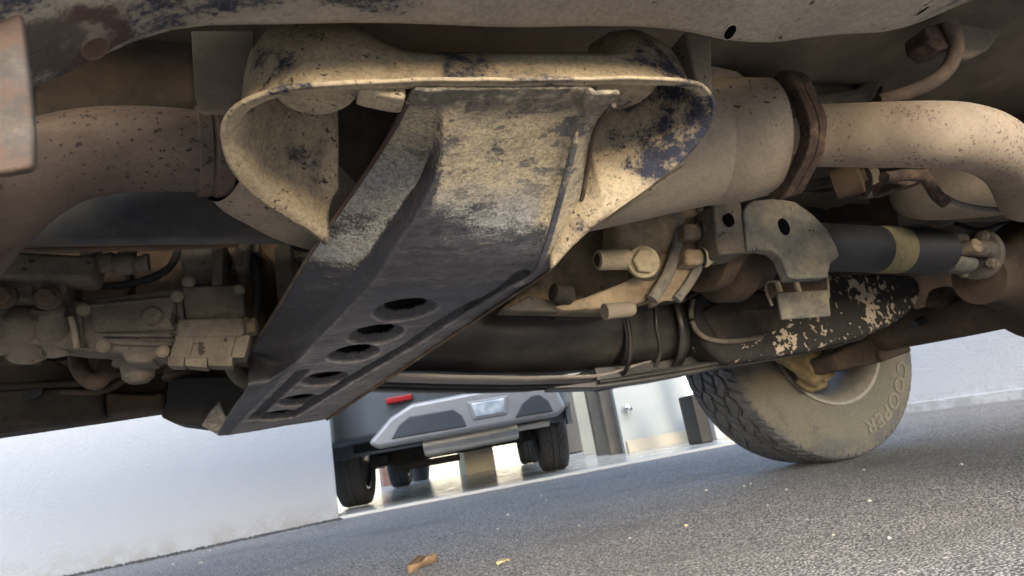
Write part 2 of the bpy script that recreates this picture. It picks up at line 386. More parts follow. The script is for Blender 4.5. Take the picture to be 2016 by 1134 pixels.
# ------------------------------------------------------------------ the setting
def sheet(name, x0, x1, y0, y1, z, mat, nx=1, ny=1, fn=None):
    V = []; F = []
    for j in range(ny+1):
        for i in range(nx+1):
            x = x0+(x1-x0)*i/nx; y = y0+(y1-y0)*j/ny
            V.append((x, y, z+(fn(x, y) if fn else 0)))
    for j in range(ny):
        for i in range(nx):
            a = j*(nx+1)+i; F.append((a, a+1, a+nx+2, a+nx+1))
    o = obj(name, V, F, mat); o['kind'] = 'structure'; return o
sheet('ground', -1200, 1200, -1200, 1200, -.02, M['asphalt'])
sheet('driveway', -5, 5.2, -4.5, 4.6, 0, M['asphalt'], 200, 190, lambda x, y: .0028*noise.noise(Vector((x*3, y*3, 0)))+.0016*noise.noise(Vector((x*11, y*11, 2))))

# facade line: foot of the white pier and the threshold of the garage
A = G(140, 1134); B = G(668, 1022); C_ = G(1440, 875)
ex = (B-A).normalized(); en = Vector((-ex.y, ex.x, 0))            # along / into the garage
def quadwall(name, a, b, th, h, mat, parent=None, z0=-.02, bevel=.004, kind=None):
    """upright slab standing on the line a-b, th thick to its left"""
    a = Vector((a.x, a.y, z0)); b = Vector((b.x, b.y, z0)); d = (b-a).normalized(); n = Vector((-d.y, d.x, 0))*th; u = Vector((0, 0, h-z0))
    V = [a, b, b+n, a+n, a+u, b+u, b+n+u, a+n+u]
    F = [(0, 3, 2, 1), (4, 5, 6, 7), (0, 1, 5, 4), (1, 2, 6, 5), (2, 3, 7, 6), (3, 0, 4, 7)]
    o = obj(name, V, F, mat, parent, bevel=bevel)
    return o
pier = quadwall('rendered_wall', A-ex*4.0, B, .32, 2.7, M['pier'], bevel=.006)
tag(pier, 'white rendered garage wall ending beside the parked grey car', 'wall')
# garage floor slab with its bright edge
fa = B + en*.0; fb = C_ + (C_-B).normalized()*1.2
gd = (fb-fa).normalized(); gn = Vector((-gd.y, gd.x, 0))
V = [fa-gd*.0+gn*.03, fb+gn*.03, fb+gn*9, fa-gd*2.5+gn*9, fa-gd*2.5+gn*.35, fa+gn*.35]
n = len(V)
gf = obj('garage_floor', [Vector((v.x, v.y, .010)) for v in V]+[Vector((v.x, v.y, -.02)) for v in V],
         [list(range(n)), list(range(n, 2*n))[::-1]]+[[i, (i+1) % n, n+(i+1) % n, n+i] for i in range(n)], M['epoxy'])
gf['kind'] = 'structure'
th = quadwall('threshold', fa+gd*.004-gn*.03, fb-gn*.03, .058, .014, M['white'], bevel=.003); th['kind'] = 'structure'
# grey boundary wall to the right of the drive
ra = G(1790, 812); rb = G(2016, 785)
rd = (rb-ra).normalized()
rw = quadwall('boundary_wall', rb+rd*2.4, ra-rd*.7, -.25, 2.4, M['sidewall'], bevel=.006)
tag(rw, 'pale grey stained wall with a low plinth behind the rear wheel', 'wall')
quadwall('plinth', rb+rd*2.4, ra-rd*.69, .035, .055, M['sidewall'], rw, bevel=.006)

def gpt(x, y): 
    p = G(x, y, .01); return p
# inside of the garage
back = gpt(880, 925); 
bw = quadwall('garage_wall', back+gn*3.2+gd*6, back+gn*3.2-gd*4, .2, 2.6, M['garagewall'])
bw.data.flip_normals()
tag(bw, 'cream inner wall of the garage behind the parked car', 'wall')
def upright(name, x0, x1, ybase, off, h, th, mat, label, cat, bevel=.004):
    """slab facing the drive whose foot runs between two sight lines at ybase"""
    a = gpt(x0, ybase); d = gd
    b = gpt(x1, ybase-(x1-x0)*.19)
    d = (b-a)
    o = quadwall(name, a+gn*off, a+d+gn*off, th, h, mat, z0=.0105, bevel=bevel)
    return tag(o, label, cat)
dr = upright('door_panel', 1232, 1372, 893, 0, 1.9, .05, M['doorgrey'], 'pale grey side door of the garage beside the brown post', 'door')
a = gpt(1238, 892)
lathe('door_knob', a+Vector((.06, 0, .33)), (-.2, -1, 0), [(0, .02), (.03, .016), (.05, .03), (.07, .028), (.08, .01)], M['chrome'], dr)
quadwall('kick_board', gpt(1238, 892)-gn*.012, gpt(1366, 868)-gn*.012, .010, .10, M['cream'], dr, z0=.0105, bevel=.002)
upright('door_post', 1206, 1232, 896, .02, 2.2, .09, M['brownpost'], 'brown grey post between the pale door and the cream panel', 'post')
upright('door_jamb', 1186, 1204, 897, .10, 2.2, .06, M['brownpost'], 'narrow brown grey jamb next to the garage door post', 'post')
upright('cream_panel', 1160, 1186, 897, .18, 2.0, .03, M['cream'], 'cream painted strip panel beside the black cabinet', 'panel')
upright('black_cabinet', 1080, 1166, 905, .35, 1.6, .3, M['blackpaint'], 'tall black cabinet behind the right rear wheel of the car', 'cabinet', .02)
upright('black_bin', 1352, 1374, 876, -.25, .34, .2, M['blackpaint'], 'slim black bin standing against the pale door', 'bin', .01)
upright('white_door_frame', 1376, 1392, 868, -.3, 2.0, .06, M['white'], 'white upright frame right of the black bin', 'frame')
bc = gpt(1405, 864)
bk = lathe('blue_bucket', bc, (0, 0, 1), [(0, .085), (.01, .09), (.20, .11), (.21, .117), (.22, .117), (.22, .10), (.06, .085)], M['blue'], None)
tag(bk, 'blue plastic bucket half hidden by the rear tyre', 'bucket')
yb = box('yellow_board', bc+Vector((.14, .10, .06)), (.22, .10, .10), M['yellow'], rz=-.1); tag(yb, 'yellow block on the garage floor beside the blue bucket', 'block')
wb = upright('white_cabinet', 935, 1003, 940, 1.0, .62, .4, M['cream'], 'low cream cabinet under the parked car against the garage wall', 'cabinet')
p0 = gpt(775, 966)
tb = box('red_brown_box', p0+gn*2.0+Vector((0, 0, .2)), (.45, .3, .40), M['terracotta']); tag(tb, 'red brown box by the garage wall under the car', 'box')
pt = lathe('plant_pot', p0+gn*1.6+gd*.25, (0, 0, 1), [(.0, .09), (.26, .14), (.30, .15), (.30, .12), (.08, .10)], M['blackpaint'], None)
tag(pt, 'dark grey plant pot in front of the red brown box', 'pot')

# ------------------------------------------------------------------ parked car in the garage
def make_car():
    lr = G(706, 996, .012); S = .87; rz = R(-16)
    root = empty('parked_car', lr+Vector((math.cos(rz), math.sin(rz), 0))*.75*S, rz); root.scale = (S, S, S)
    tag(root, 'dark grey crossover car with silver rear skid panel parked in the garage', 'car')
    def lo(name, V, F, mat, par=root, **k):
        return obj(name, V, F, mat, par, local=True, **k)
    def ex_prism(name, prof, x0, x1, mat, par=root, **k):      # outline in (y,z) across x
        n = len(prof); V = [Vector((x0, y, z)) for y, z in prof]+[Vector((x1, y, z)) for y, z in prof]
        F = [list(range(n)), list(range(n, 2*n))[::-1]]+[[i, (i+1) % n, n+(i+1) % n, n+i] for i in range(n)]
        return lo(name, V, F, mat, par, **k)
    def rear_prism(name, prof, y0, y1, mat, par=root, **k):    # outline in (x,z), deep along y
        n = len(prof); V = [Vector((x, y0, z)) for x, z in prof]+[Vector((x, y1, z)) for x, z in prof]
        F = [list(range(n)), list(range(n, 2*n))[::-1]]+[[i, (i+1) % n, n+(i+1) % n, n+i] for i in range(n)]
        return lo(name, V, F, mat, par, **k)
    RW = .335; WB = 2.55
    def arch(cy, a0=200, a1=-20, n=14, r=.40): return [(cy+r*math.cos(R(a0+(a1-a0)*i/n)), RW+.02+r*math.sin(R(a0+(a1-a0)*i/n))) for i in range(n+1)]
    prof = [(-.45, .50), (-.44, .42)] + [p for p in arch(0) if p[1] > .25] + [(.55, .26), (WB-.5, .26)] + [p for p in arch(WB) if p[1] > .25] + [(WB+.5, .28), (WB+.78, .36), (WB+.86, .55), (WB+.8, .82), (WB+.3, .98), (WB-.5, 1.03), (.2, 1.05), (-.40, 1.04), (-.45, .95)]
    ex_prism('body', prof, -.86, .86, M['carbody'], bevel=.05, seg=3)
    cab = [(-.62, 1.03), (-.45, 1.45), (-.2, 1.58), (1.3, 1.58), (1.75, 1.42), (2.1, 1.03)]
    cb = ex_prism('cabin', cab, -.72, .72, M['glass'], bevel=.08, seg=3)
    ex_prism('roof', [(-.42, 1.52), (-.2, 1.60), (1.3, 1.60), (1.6, 1.52), (1.3, 1.55), (-.2, 1.55)], -.66, .66, M['carbody'], bevel=.02)
    # rear end: plan outline with swept corners, dark bumper below, painted tail above
    plan = [(-.88, -.36), (-.84, -.46), (-.74, -.60), (-.58, -.73), (-.40, -.81), (-.15, -.85), (.1, -.865), (.40, -.85), (.65, -.79), (.82, -.66), (.89, -.50), (.90, -.36)]
    def plan_prism(name, z0, z1, mat, grow=0, par=root, sl=None, **k):
        pl = [(x*(1+grow), y-grow) for x, y in (sl or plan)]
        n = len(pl); V = [Vector((x, y, z0)) for x, y in pl]+[Vector((x, y, z1)) for x, y in pl]
        return lo(name, V, [list(range(n)), list(range(n, 2*n))[::-1]]+[[i, (i+1) % n, n+(i+1) % n, n+i] for i in range(n)], mat, par, **k)
    bp = plan_prism('bumper', .42, .80, M['carplastic'], bevel=.05, seg=3)
    plan_prism('tailgate', .815, 1.04, M['carbody'], -.012, bevel=.03, seg=3)
    sp = rear_prism('skid_panel', [(-.42, .36), (.74, .37), (.80, .41), (.76, .54), (.68, .62), (-.18, .60), (-.32, .54), (-.48, .40)], -.895, -.70, M['carsilver'], bevel=.03, seg=3)
    for x0_, x1_ in ((-.33, .15), (.46, .71)):
        rear_prism('recess', [(x0_, .40), (x1_, .40), (x1_-.02, .47), (x1_-.07, .52), (x0_+.13, .52), (x0_+.06, .48)], -.903, -.88, M['carplastic'], sp, bevel=.008)
    for x_ in (-.34, .46):
        rear_prism('reflector', [(x_, .622), (x_+.17, .627), (x_+.17, .665), (x_, .660)], -.880, -.80, M['red'], bp, bevel=.008)
    rear_prism('fog_lamp', [(.215, .445), (.395, .445), (.415, .535), (.195, .535)], -.912, -.88, M['lamp'], sp, bevel=.008)
    rear_prism('fog_lamp_bezel', [(.195, .43), (.415, .43), (.44, .55), (.17, .55)], -.905, -.88, M['carsilver'], sp, bevel=.01)
    lathe_l('muffler', (-.16, -.64, .335), (1, 0, .02), [(0, .04), (.004, .070), (.02, .080), (.62, .080), (.636, .070), (.64, .04)], M['muffler'], root)
    lathe_l('exhaust_tube', (.48, -.64, .345), (1, .15, 0), [(0, .026), (.22, .026)], M['muffler'], root)
    lathe_l('muffler_hanger', (.16, -.64, .42), (1, 0, 0), [(-.02, .02), (-.02, .035), (.02, .035), (.02, .02)], M['carunder'], root)
    for s_ in (-1, 1):
        box_l('trailing_arm', (s_*.50, .15, .30), (.07, .7, .07), M['carunder'], root)
    box_l('axle_beam', (0, .0, .30), (1.25, .12, .10), M['carunder'], root)
    box_l('spare_well', (0, -.25, .43), (1.3, .5, .14), M['carunder'], root)
    box_l('stabiliser', (-.2, -.1, .22), (.5, .06, .05), M['carunder'], root)
    # wheel arch trims
    for s_ in (-1, 1):
        for cy in (0, WB):
            pts = arch(cy, 185, -5, 16, .42); V = []; F = []
            for i, (y, z) in enumerate(pts):
                q = R(185-190*i/16)
                for dx_, dr in ((.84, 0), (.885, 0), (.885, .06), (.84, .075)):
                    V.append(Vector((s_*dx_, y+dr*math.cos(q), z+dr*math.sin(q))))
            for i in range(16):
                for j in range(4): F.append((i*4+j, i*4+(j+1) % 4, i*4+4+(j+1) % 4, i*4+4+j))
            lo('arch_trim', V, F, M['carplastic'], root, bevel=.01)
        box_l('sill_trim', (s_*.87, WB/2, .30), (.05, WB-.9, .12), M['carsilver'], root)
    # wheels
    wm = {}
    for k_, (x, y) in enumerate([(-.75, 0), (.75, 0), (-.75, WB), (.75, WB)]):
        wl = bpy.data.objects.new('wheel', None); COL.objects.link(wl); wl.parent = root; wl.location = (x, y, RW); wl.rotation_euler = (0, 0, 0 if x > 0 else math.pi)
        if not wm:
            prof_t = [(-.085, .225), (-.105, .26), (-.108, .295), (-.095, .325), (-.07, .335), (.07, .335), (.095, .325), (.108, .295), (.105, .26), (.085, .225), (.06, .22), (-.06, .22)]
            t = grooved_tyre(prof_t, wl)
            prof_r = [(-.09, .225), (-.09, .215), (-.05, .205), (.05, .20), (.088, .215), (.092, .228), (.08, .232), (.05, .215), (-.05, .215), (-.08, .232)]
            r_ = lathe_l('rim', (0, 0, 0), (1, 0, 0), prof_r, M['chrome'], wl, n=48, closed=True)
            V = []; F = []
            for i in range(10):
                q = 2*math.pi*(i//2)/5+(.16 if i % 2 else -.16); c, s1 = math.cos(q), math.sin(q); wv = .016
                b = len(V)
                for rr_, xx in ((.03, .055), (.205, .07)):
                    for sgn in (-1, 1):
                        for dxx in (0, .025):
                            V.append(Vector((xx-dxx, rr_*c-sgn*wv*s1, rr_*s1+sgn*wv*c)))
                F += [tuple(b+i_ for i_ in f) for f in ((0, 1, 3, 2), (4, 6, 7, 5), (0, 4, 5, 1), (2, 3, 7, 6), (0, 2, 6, 4), (1, 5, 7, 3))]
            sp_ = lo('spokes', V, F, M['chrome'], wl, bevel=.005)
            hub = lathe_l('hub', (-.02, 0, 0), (1, 0, 0), [(0, .14), (.05, .13), (.06, .06), (.085, .055), (.09, .03)], M['carunder'], wl)
            wm = dict(a=[t, r_, sp_, hub])
        else:
            for o in wm['a']:
                c = o.copy(); COL.objects.link(c); c.parent = wl
    return root
def lathe_l(name, org, axis, prof, mat, parent, **k): return lathe(name, org, axis, prof, mat, parent, local=True, **k)
def box_l(name, c, s_, mat, parent, **k): return box(name, c, s_, mat, parent, local=True, bevel=.012, **k)
def grooved_tyre(prof, parent):
    n = 200; prof2 = []
    a, b = prof[4], prof[5]
    prof2 = prof[:5]+[(a[0]+(b[0]-a[0])*i/28, a[1]) for i in range(1, 28)]+prof[5:]
    V = []; F = []
    for j in range(n):
        q = 2*math.pi*j/n
        for t, r in prof2:
            if r > .333:
                g = abs(t) ; lat = ((j*.9+abs(t)*160) % 6.0) < 1.2
                if abs(abs(t)-.022) < .004 or (lat and abs(t) > .026): r -= .007
            V.append(Vector((t, r*math.cos(q), r*math.sin(q))))
    m_ = len(prof2)
    for j in range(n):
        for i in range(m_): F.append((j*m_+i, j*m_+(i+1) % m_, ((j+1) % n)*m_+(i+1) % m_, ((j+1) % n)*m_+i))
    return obj('tyre', V, F, M['cartyre'], parent, local=True)
make_car()

# ------------------------------------------------------------------ the off-road vehicle overhead
YC = .835
VEH = empty('off_road_vehicle', (.1, YC, 0))
tag(VEH, 'dusty off-road vehicle seen from below with muddy crossmember and exhaust', 'vehicle')
def lerp(a, b, t): return a+(b-a)*t
def sst(x, a, b):
    t = max(0, min(1, (x-a)/(b-a))); return t*t*(3-2*t)

# body shell above, only its floor shows
bd = [(-2.0, .62), (-1.83, .62), (-1.75, .80), (-1.4, .90), (-1.05, .80), (-.95, .62), (1.15, .62), (1.22, .80), (1.575, .90), (1.93, .80), (2.0, .64), (2.7, .66), (2.75, 1.1), (2.6, 1.75), (.2, 1.80), (-.5, 1.22), (-1.9, 1.15), (-2.05, .95)]
n = len(bd)
V = [Vector((x, -.06, z+.09)) for x, z in bd]+[Vector((x, 1.73, z+.09)) for x, z in bd]
obj('body', V, [list(range(n)), list(range(n, 2*n))[::-1]]+[[i, (i+1) % n, n+(i+1) % n, n+i] for i in range(n)], M['body'], VEH, bevel=.04, seg=3)
# floor pan with pressed ribs
V = []; F = []; NX, NY = 110, 44
for j in range(NY+1):
    for i in range(NX+1):
        x = -1.2+3.6*i/NX; y = .02+1.6*j/NY
        tun = .028*sst(abs(y-YC), .30, .16)*sst(x, 1.2, .6)
        rib = .012*sst(abs(((x+y*.3) % .34)-.17), .04, .02)
        V.append((x, y, .635+tun-rib+.004*noise.noise(Vector((x*6, y*6, 0)))))
for j in range(NY):
    for i in range(NX):
        a = j*(NX+1)+i; F.append((a, a+1, a+NX+2, a+NX+1))
fp = obj('floor_pan', V, F, M['floor'], VEH, solid=.003)
for x0, x1, yy in ((-1.0, 1.1, -.02), (-1.0, 1.1, 1.63)):
    box('sill', ((x0+x1)/2, yy+.02, .70), (x1-x0, .09, .09), M['body'], VEH, bevel=.02)

def rail_sweep(name, path, prof, mat, wobble=0, hole=None):
    """path: points of the lower inner edge; prof: (dy,dz) section"""
    C = spline(path, 260); m_ = len(prof); V = []; F = []
    for c in C:
        for dy, dz in prof:
            p = c+Vector((0, dy, dz)); p.z += wobble*noise.noise(p*9); V.append(p)
    for i in range(len(C)-1):
        for j in range(m_): F.append((i*m_+j, i*m_+(j+1) % m_, (i+1)*m_+(j+1) % m_, (i+1)*m_+j))
    F += [list(range(m_))[::-1], list(range((len(C)-1)*m_, len(C)*m_))]
    return obj(name, V, F, mat, VEH, ang=50)
sec = [(0, .10), (0, .012), (-.004, .004), (-.012, 0), (-.062, -.001), (-.076, .002), (-.086, .010), (-.092, .022), (-.094, .10)]
rail = rail_sweep('frame_rail', [Vector((-1.9, .32, .46)), Vector((-1.0, .32, .43)), Vector((-.5, .32, .40))]+[P(x, y, .32) for x, y in ((-160, 290), (-40, 235), (75, 192), (150, 158), (250, 111), (320, 86), (400, 71), (520, 67), (700, 65), (1000, 68), (1200, 71), (1330, 76), (1420, 90), (1500, 93), (1580, 84), (1660, 78), (1740, 72), (1820, 48), (1900, 15), (2000, -40))]+[Vector((1.0, .32, .60)), Vector((1.5, .32, .60)), Vector((2.6, .32, .60))], sec, M['rail'], .004)
# drain holes under the rail: uncut, flat discs carry the tone of their insides
from mathutils.bvhtree import BVHTree
bvh = BVHTree.FromPolygons([v.co for v in rail.data.vertices], [p.vertices for p in rail.data.polygons])
for px, py, r_, rx, mm_ in ((186, 94, .0062, 1.1, 'rustring'), (1437, 62, .0042, 2.0, 'rail'), (1815, 20, .0036, 1.6, 'rail')):
    hit, nor, _, _ = bvh.ray_cast(CAM, ray(px, py).normalized())
    if hit is None: continue
    if nor.dot(CAM-hit) < 0: nor = -nor
    lathe('drain_hole_collar', hit, nor, [(-.004, r_*1.25), (.0004, r_*1.2), (.0010, r_*1.08), (.0009, r_*1.0), (.0006, r_*.97)], M['bracket' if mm_ == 'rustring' else 'rail'], rail, n=28, ey=rx)
    lathe('drain_hole_disc', hit, nor, [(-.001, r_*1.0), (.0008, r_*.99)], M['rustpatch' if px < 400 else 'void'], rail, n=28, ey=rx)
# bracket hanging from the rail at the left edge
prism('rail_bracket', [(-90, -60), (28, -60), (42, 40), (56, 150), (66, 260), (66, 318), (58, 330), (0, 340), (-90, 346)], .266, .006, M['bracket'], VEH, bevel=.002, seg=2)

# far rail
sec2 = [(0, 0), (.07, 0), (.075, .006), (.075, .11), (.0, .11), (-.004, .10), (-.004, .006)]
far = rail_sweep('frame_rail', [Vector((-1.9, 1.25, .44)), Vector((-1.2, 1.25, .40))]+[P(x, y, 1.25) for x, y in ((-200, 882), (0, 853), (160, 830), (330, 806), (480, 800))]+[Vector((.10, 1.26, .50)), Vector((.3, 1.26, .575)), Vector((.8, 1.27, .585)), Vector((1.3, 1.27, .585)), Vector((2.2, 1.27, .58))], sec2, M['brown'], .001)
prism('rail_patch', [(205, 772), (300, 776), (322, 770), (324, 806), (207, 818)], 1.215, .03, M['brown'], far, bevel=.006)
prism('rail_cover', [(-500, 790), (60, 762), (198, 766), (203, 822), (120, 834), (-500, 890)], 1.20, .045, M['dark'], far, bevel=.008)
prism('rail_upper_flange', [(-500, 690), (80, 700), (190, 745), (330, 735), (330, 770), (200, 782), (-500, 790)], 1.24, .03, M['dark'], far, bevel=.006)
lathe('rail_hole', P(64, 771, 1.195), (0, -1, 0), [(-.004, .014), (.001, .0138)], M['rubber'], far, n=24)  # black disc standing for the shade in an uncut hole
tube('brake_line', [P(x, y, 1.19) for x, y in ((-40, 764), (90, 757), (190, 752), (240, 735), (290, 715), (340, 700))], .006, M['dark'], VEH, n=10)
tube('brake_line', [P(x, y, 1.19) for x, y in ((120, 772), (205, 770), (240, 752), (300, 722), (350, 712))], .005, M['brown'], VEH, n=10)

# ------------------------------------------------------------------ crossmember end: an oval pressed tub
lip = spline([P(*q) for q in ((640, 480, .510), (612, 455, .495), (560, 420, .472), (500, 378, .446), (459, 325, .416), (441, 265, .390), (447, 228, .372), (480, 199, .356), (560, 174, .342), (700, 162, .336), (1000, 157, .332), (1250, 155, .332), (1335, 158, .336), (1383, 171, .346), (1404, 203, .362), (1394, 246, .380), (1352, 302, .402), (1278, 364, .428), (1190, 427, .456), (1128, 480, .482), (1083, 532, .510))], 150)
spA, spB = Vector((.075, .44, 0)), Vector((.27, .44, 0))
V = []; F = []
ringdef = [(-.0005, -.0015), (.0, 0), (.004, .0005), (.009, .003), (.0125, .009), (.0150, .020), (.0175, .036), (.022, .052), (.034, .070), (.054, .082), (.08, .088)]
nl = len(lip)
for k_, (ins, upz) in enumerate(ringdef):
    for i, p in enumerate(lip):
        t = max(0, min(1, (p.x-spA.x)/(spB.x-spA.x))); c = lerp(spA, spB, t)
        d = Vector((c.x-p.x, c.y-p.y, 0)); L = d.length; d.normalize()
        e = min(1, min(i, nl-1-i)/22)
        front = sst(p.y, .40, .345)
        midw = sst(p.x, .045, .10)*(1-sst(p.x, .25, .30))*front
        zz = upz*(1.0+.25*(1-front))*(.35+.65*e)*(1-.36*midw)
        q = p + d*min(ins*(.35+.65*e), L*.85)
        # the middle of the front wall is notched down
        q.z += zz
        q += Vector((noise.noise(q*40), noise.noise(q*40+Vector((5, 0, 0))), noise.noise(q*40+Vector((0, 7, 0)))))*.0009
        V.append(q)
for k_ in range(len(ringdef)-1):
    for i in range(nl-1):
        a = k_*nl+i; F.append((a, a+1, a+nl+1, a+nl))
tub = obj('crossmember', V, F, M['tub'], VEH, ang=60, solid=.0035, offset=0)
# bolts and mounting ears inside the tub
for px, py, Y in ((628, 180, .372), (1262, 178, .372)):
    lathe('mount_ear', P(px, py-6, Y)+Vector((0, .018, .018)), (0, -.15, -1), [(0, .030), (.004, .030), (.006, .028)], M['tub'], tub, n=28)
prism('tub_gusset', [(735, 160), (800, 160), (800, 193), (770, 190), (700, 174)], .343, .02, M['tub'], tub, bevel=.003)
V = [P(*q) for q in ((640, 176, .455), (835, 165, .455), (835, 300, .50), (815, 430, .565), (662, 478, .575), (645, 430, .55), (632, 300, .50))]
V += [p+Vector((0, .008, .003)) for p in V]; n = 7
obj('recess_dark_sheet', V, [list(range(n)), list(range(n, 2*n))[::-1]]+[[i, (i+1) % n, n+(i+1) % n, n+i] for i in range(n)], M['dark'], tub)  # dark sheet added so the left opening reads as a shaded recess
prism('tub_strut', [(1348, 60), (1402, 60), (1404, 190), (1372, 160)], .375, .03, M['shell'], tub, bevel=.003)

# the long scraped plate that runs from the tub's lip under the gearbox to the far side
st = [  # Y, free left edge, top of the web, foot of the web, right ridge, right edge (pixel columns and rows of each)
    (.338, (818, 176), (842, 177), (850, 177), (1165, 172), (1217, 169)),
    (.352, (802, 198), (850, 199), (862, 200), (1150, 196), (1196, 196)),
    (.375, (780, 242), (856, 248), (872, 252), (1136, 232), (1166, 238)),
    (.410, (735, 316), (834, 326), (864, 330), (1118, 305), (1153, 305)),
    (.450, (674, 405), (788, 412), (826, 415), (1095, 392), (1138, 385)),
    (.495, (614, 492), (733, 494), (776, 492), (1066, 492), (1114, 470)),
    (.535, (576, 556), (694, 552), (750, 540), (1042, 545), (1086, 522)),
    (.560, (556, 590), (668, 584), (728, 566), (1000, 566), (1066, 540)),
    (.640, (518, 650), (612, 648), None, None, None),
    (.715, (493, 688), (566, 700), None, None, None),
    (.745, (488, 702), (548, 722), None, None, None),
    (.800, (486, 764), (520, 762), None, None, None),
    (.950, (452, 815), (470, 815), None, None, None),
    (1.09, (428, 856), (442, 857), None, None, None)]
cl0, cl1 = P(728, 566, .560), P(450, 857, 1.09)
er0, er1 = P(1066, 540, .560), P(640, 826, 1.09)
def fl_e(Y): return (.05*sst(Y, .35, .42)+.055*sst(Y, .50, .62))*(1-sst(Y, .745, .80))
def fl_w(Y): return (.036*sst(Y, .35, .42)+.028*sst(Y, .50, .62))*(1-sst(Y, .745, .80))
rows = []
for Y, el, wl_, cl, cr, er in st:
    e_, w_ = P(*el, Y+fl_e(Y)), P(*wl_, Y+fl_w(Y))
    if cl is None:
        t = (Y-.560)/(1.09-.560); a = lerp(cl0, cl1, t); d = lerp(er0, er1, t); b = lerp(a, d, .84)
        rows.append([e_, w_, a, b, d])
    else: rows.append([e_, w_, P(*cl, Y), P(*cr, Y), P(*er, Y+.014*sst(Y, .35, .39)*(1-sst(Y, .52, .56)))])
NS = 400; U0, U1, U2, U3 = 14, 10, 110, 16
def cat(pts, s):
    i = min(int(s), len(pts)-2); t = s-i
    p1, p2 = pts[i], pts[i+1]; p0 = pts[i-1] if i else p1*2-p2; p3 = pts[i+2] if i+2 < len(pts) else p2*2-p1
    return .5*((2*p1)+(p2-p0)*t+(2*p0-5*p1+4*p2-p3)*t*t+(3*p1-p0-3*p2+p3)*t**3)
cum = [0]
for a, b in zip(rows, rows[1:]): cum.append(cum[-1]+(b[2]-a[2]).length)
gridp = []
for i in range(NS+1):
    L = cum[-1]*i/NS; j = 0
    while j < len(cum)-2 and L > cum[j+1]: j += 1
    s_ = j+(L-cum[j])/(cum[j+1]-cum[j])
    E = [cat([r[k_] for r in rows], s_) for k_ in range(5)]
    row = [lerp(E[0], E[1], u/U0) for u in range(U0)]+[lerp(E[1], E[2], u/U1) for u in range(U1)]+[lerp(E[2], E[3], u/U2) for u in range(U2)]+[lerp(E[3], E[4], u/U3) for u in range(U3+1)]
    # round the creases
    for it in range(2):
        new = row[:]
        for c_ in (U0, U0+U1, U0+U1+U2):
            for q in range(c_-2, c_+3): new[q] = (row[q-1]+row[q]*2+row[q+1])/4
        row = new
    for q in range(U0+U1+U2-4, U0+U1+U2+U3+1):      # the right flange sits a step lower
        row[q] = row[q]-Vector((0, 0, .0065*sst(q, U0+U1+U2-4, U0+U1+U2+1)*(1-sst(row[q].y, .50, .54))))
    gridp.append(row)
NU = U0+U1+U2+U3+1
scr = [[proj(p) for p in r] for r in gridp]
def onplate(px, py):
    best = None
    for i, r in enumerate(scr):
        for j, q in enumerate(r):
            d = (q[0]-px)**2+(q[1]-py)**2
            if best is None or d < best[0]: best = (d, i, j)
    return gridp[best[1]][best[2]].copy()
holes = [(onplate(x, y), r_) for x, y, r_ in ((800, 611, .0235), (742, 660, .0222), (697, 698, .0218), (640, 748, .0215), (590, 790, .021), (548, 819, .020))]
beads = [([onplate(x, y) for x, y in ((1030, 545), (960, 588), (820, 672), (680, 755), (572, 822))], .0135, .011),
         ([onplate(x, y) for x, y in ((596, 735), (560, 768), (515, 812), (500, 826))], .0125, .009)]
def segd(p, a, b):
    d = b-a; t = max(0, min(1, (p-a).dot(d)/d.length_squared)); return (p-(a+d*t)).length
disp = {}
V = []; inside = []; recess = []
for i in range(NS+1):
    for j in range(NU):
        p = gridp[i][j].copy(); dz = 0; ins = False
        for c, r_ in holes:
            d = (p-c).length
            if d < r_*1.9: dz = max(dz, .0080*(1-sst(d, r_*.95, r_*1.65)))
            if d < r_: ins = True
            elif d < r_+.002: p = c+(p-c)*(r_/d)
        for pl, wv, dp in beads:
            d = min(segd(p, a, b) for a, b in zip(pl, pl[1:]))
            dz = max(dz, dp*(1-sst(d, wv*.2, wv)))
        q = p*22
        p.z += dz + .0010*noise.noise(q) + .0004*noise.noise(p*90)
        if p.y < .40: p.z -= .0022*max(0, noise.noise(p*55+Vector((3, 1, 0))))
        V.append(p); inside.append(ins); recess.append(min(1, dz/.009))
F = []
for i in range(NS):
    for j in range(NU-1):
        f = (i*NU+j, i*NU+j+1, (i+1)*NU+j+1, (i+1)*NU+j)
        if all(inside[q] for q in f): continue
        F.append(f)
sk_u = [(j if j < NU else 0) for i in range(NS+1) for j in range(NU)]
sk = obj('skid_plate', V, F, M['skid'], tub, ang=50, solid=.0035, offset=1)
at = sk.data.attributes.new('across', 'FLOAT', 'POINT'); ar = sk.data.attributes.new('recess', 'FLOAT', 'POINT')
at = sk.data.attributes['across']; ar = sk.data.attributes['recess']
if len(sk.data.vertices) == len(V) or True:
    from mathutils.kdtree import KDTree
    kd = KDTree(len(V))
    for i_, p in enumerate(V): kd.insert(p, i_)
    kd.balance()
    for v in sk.data.vertices:
        j = kd.find(v.co)[1]; ar.data[v.index].value = recess[j]; j %= NU
        j -= U0
        at.data[v.index].value = -1+j/U0 if j < 0 else (-1+j/U1 if j < U1 else ((j-U1)/U2 if j < U1+U2 else 1+(j-U1-U2)/U3))
        if j < 0: at.data[v.index].value = -2+(j+U0)/U0
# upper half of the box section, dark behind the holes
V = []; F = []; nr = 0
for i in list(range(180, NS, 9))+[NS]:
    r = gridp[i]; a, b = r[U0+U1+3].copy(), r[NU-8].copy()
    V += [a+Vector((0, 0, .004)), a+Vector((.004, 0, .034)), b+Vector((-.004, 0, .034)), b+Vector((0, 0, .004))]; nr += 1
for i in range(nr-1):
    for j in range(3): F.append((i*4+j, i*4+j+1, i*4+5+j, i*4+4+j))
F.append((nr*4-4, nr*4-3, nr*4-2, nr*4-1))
obj('upper_channel', V, F, M['rubber'], tub, solid=.003, offset=1)
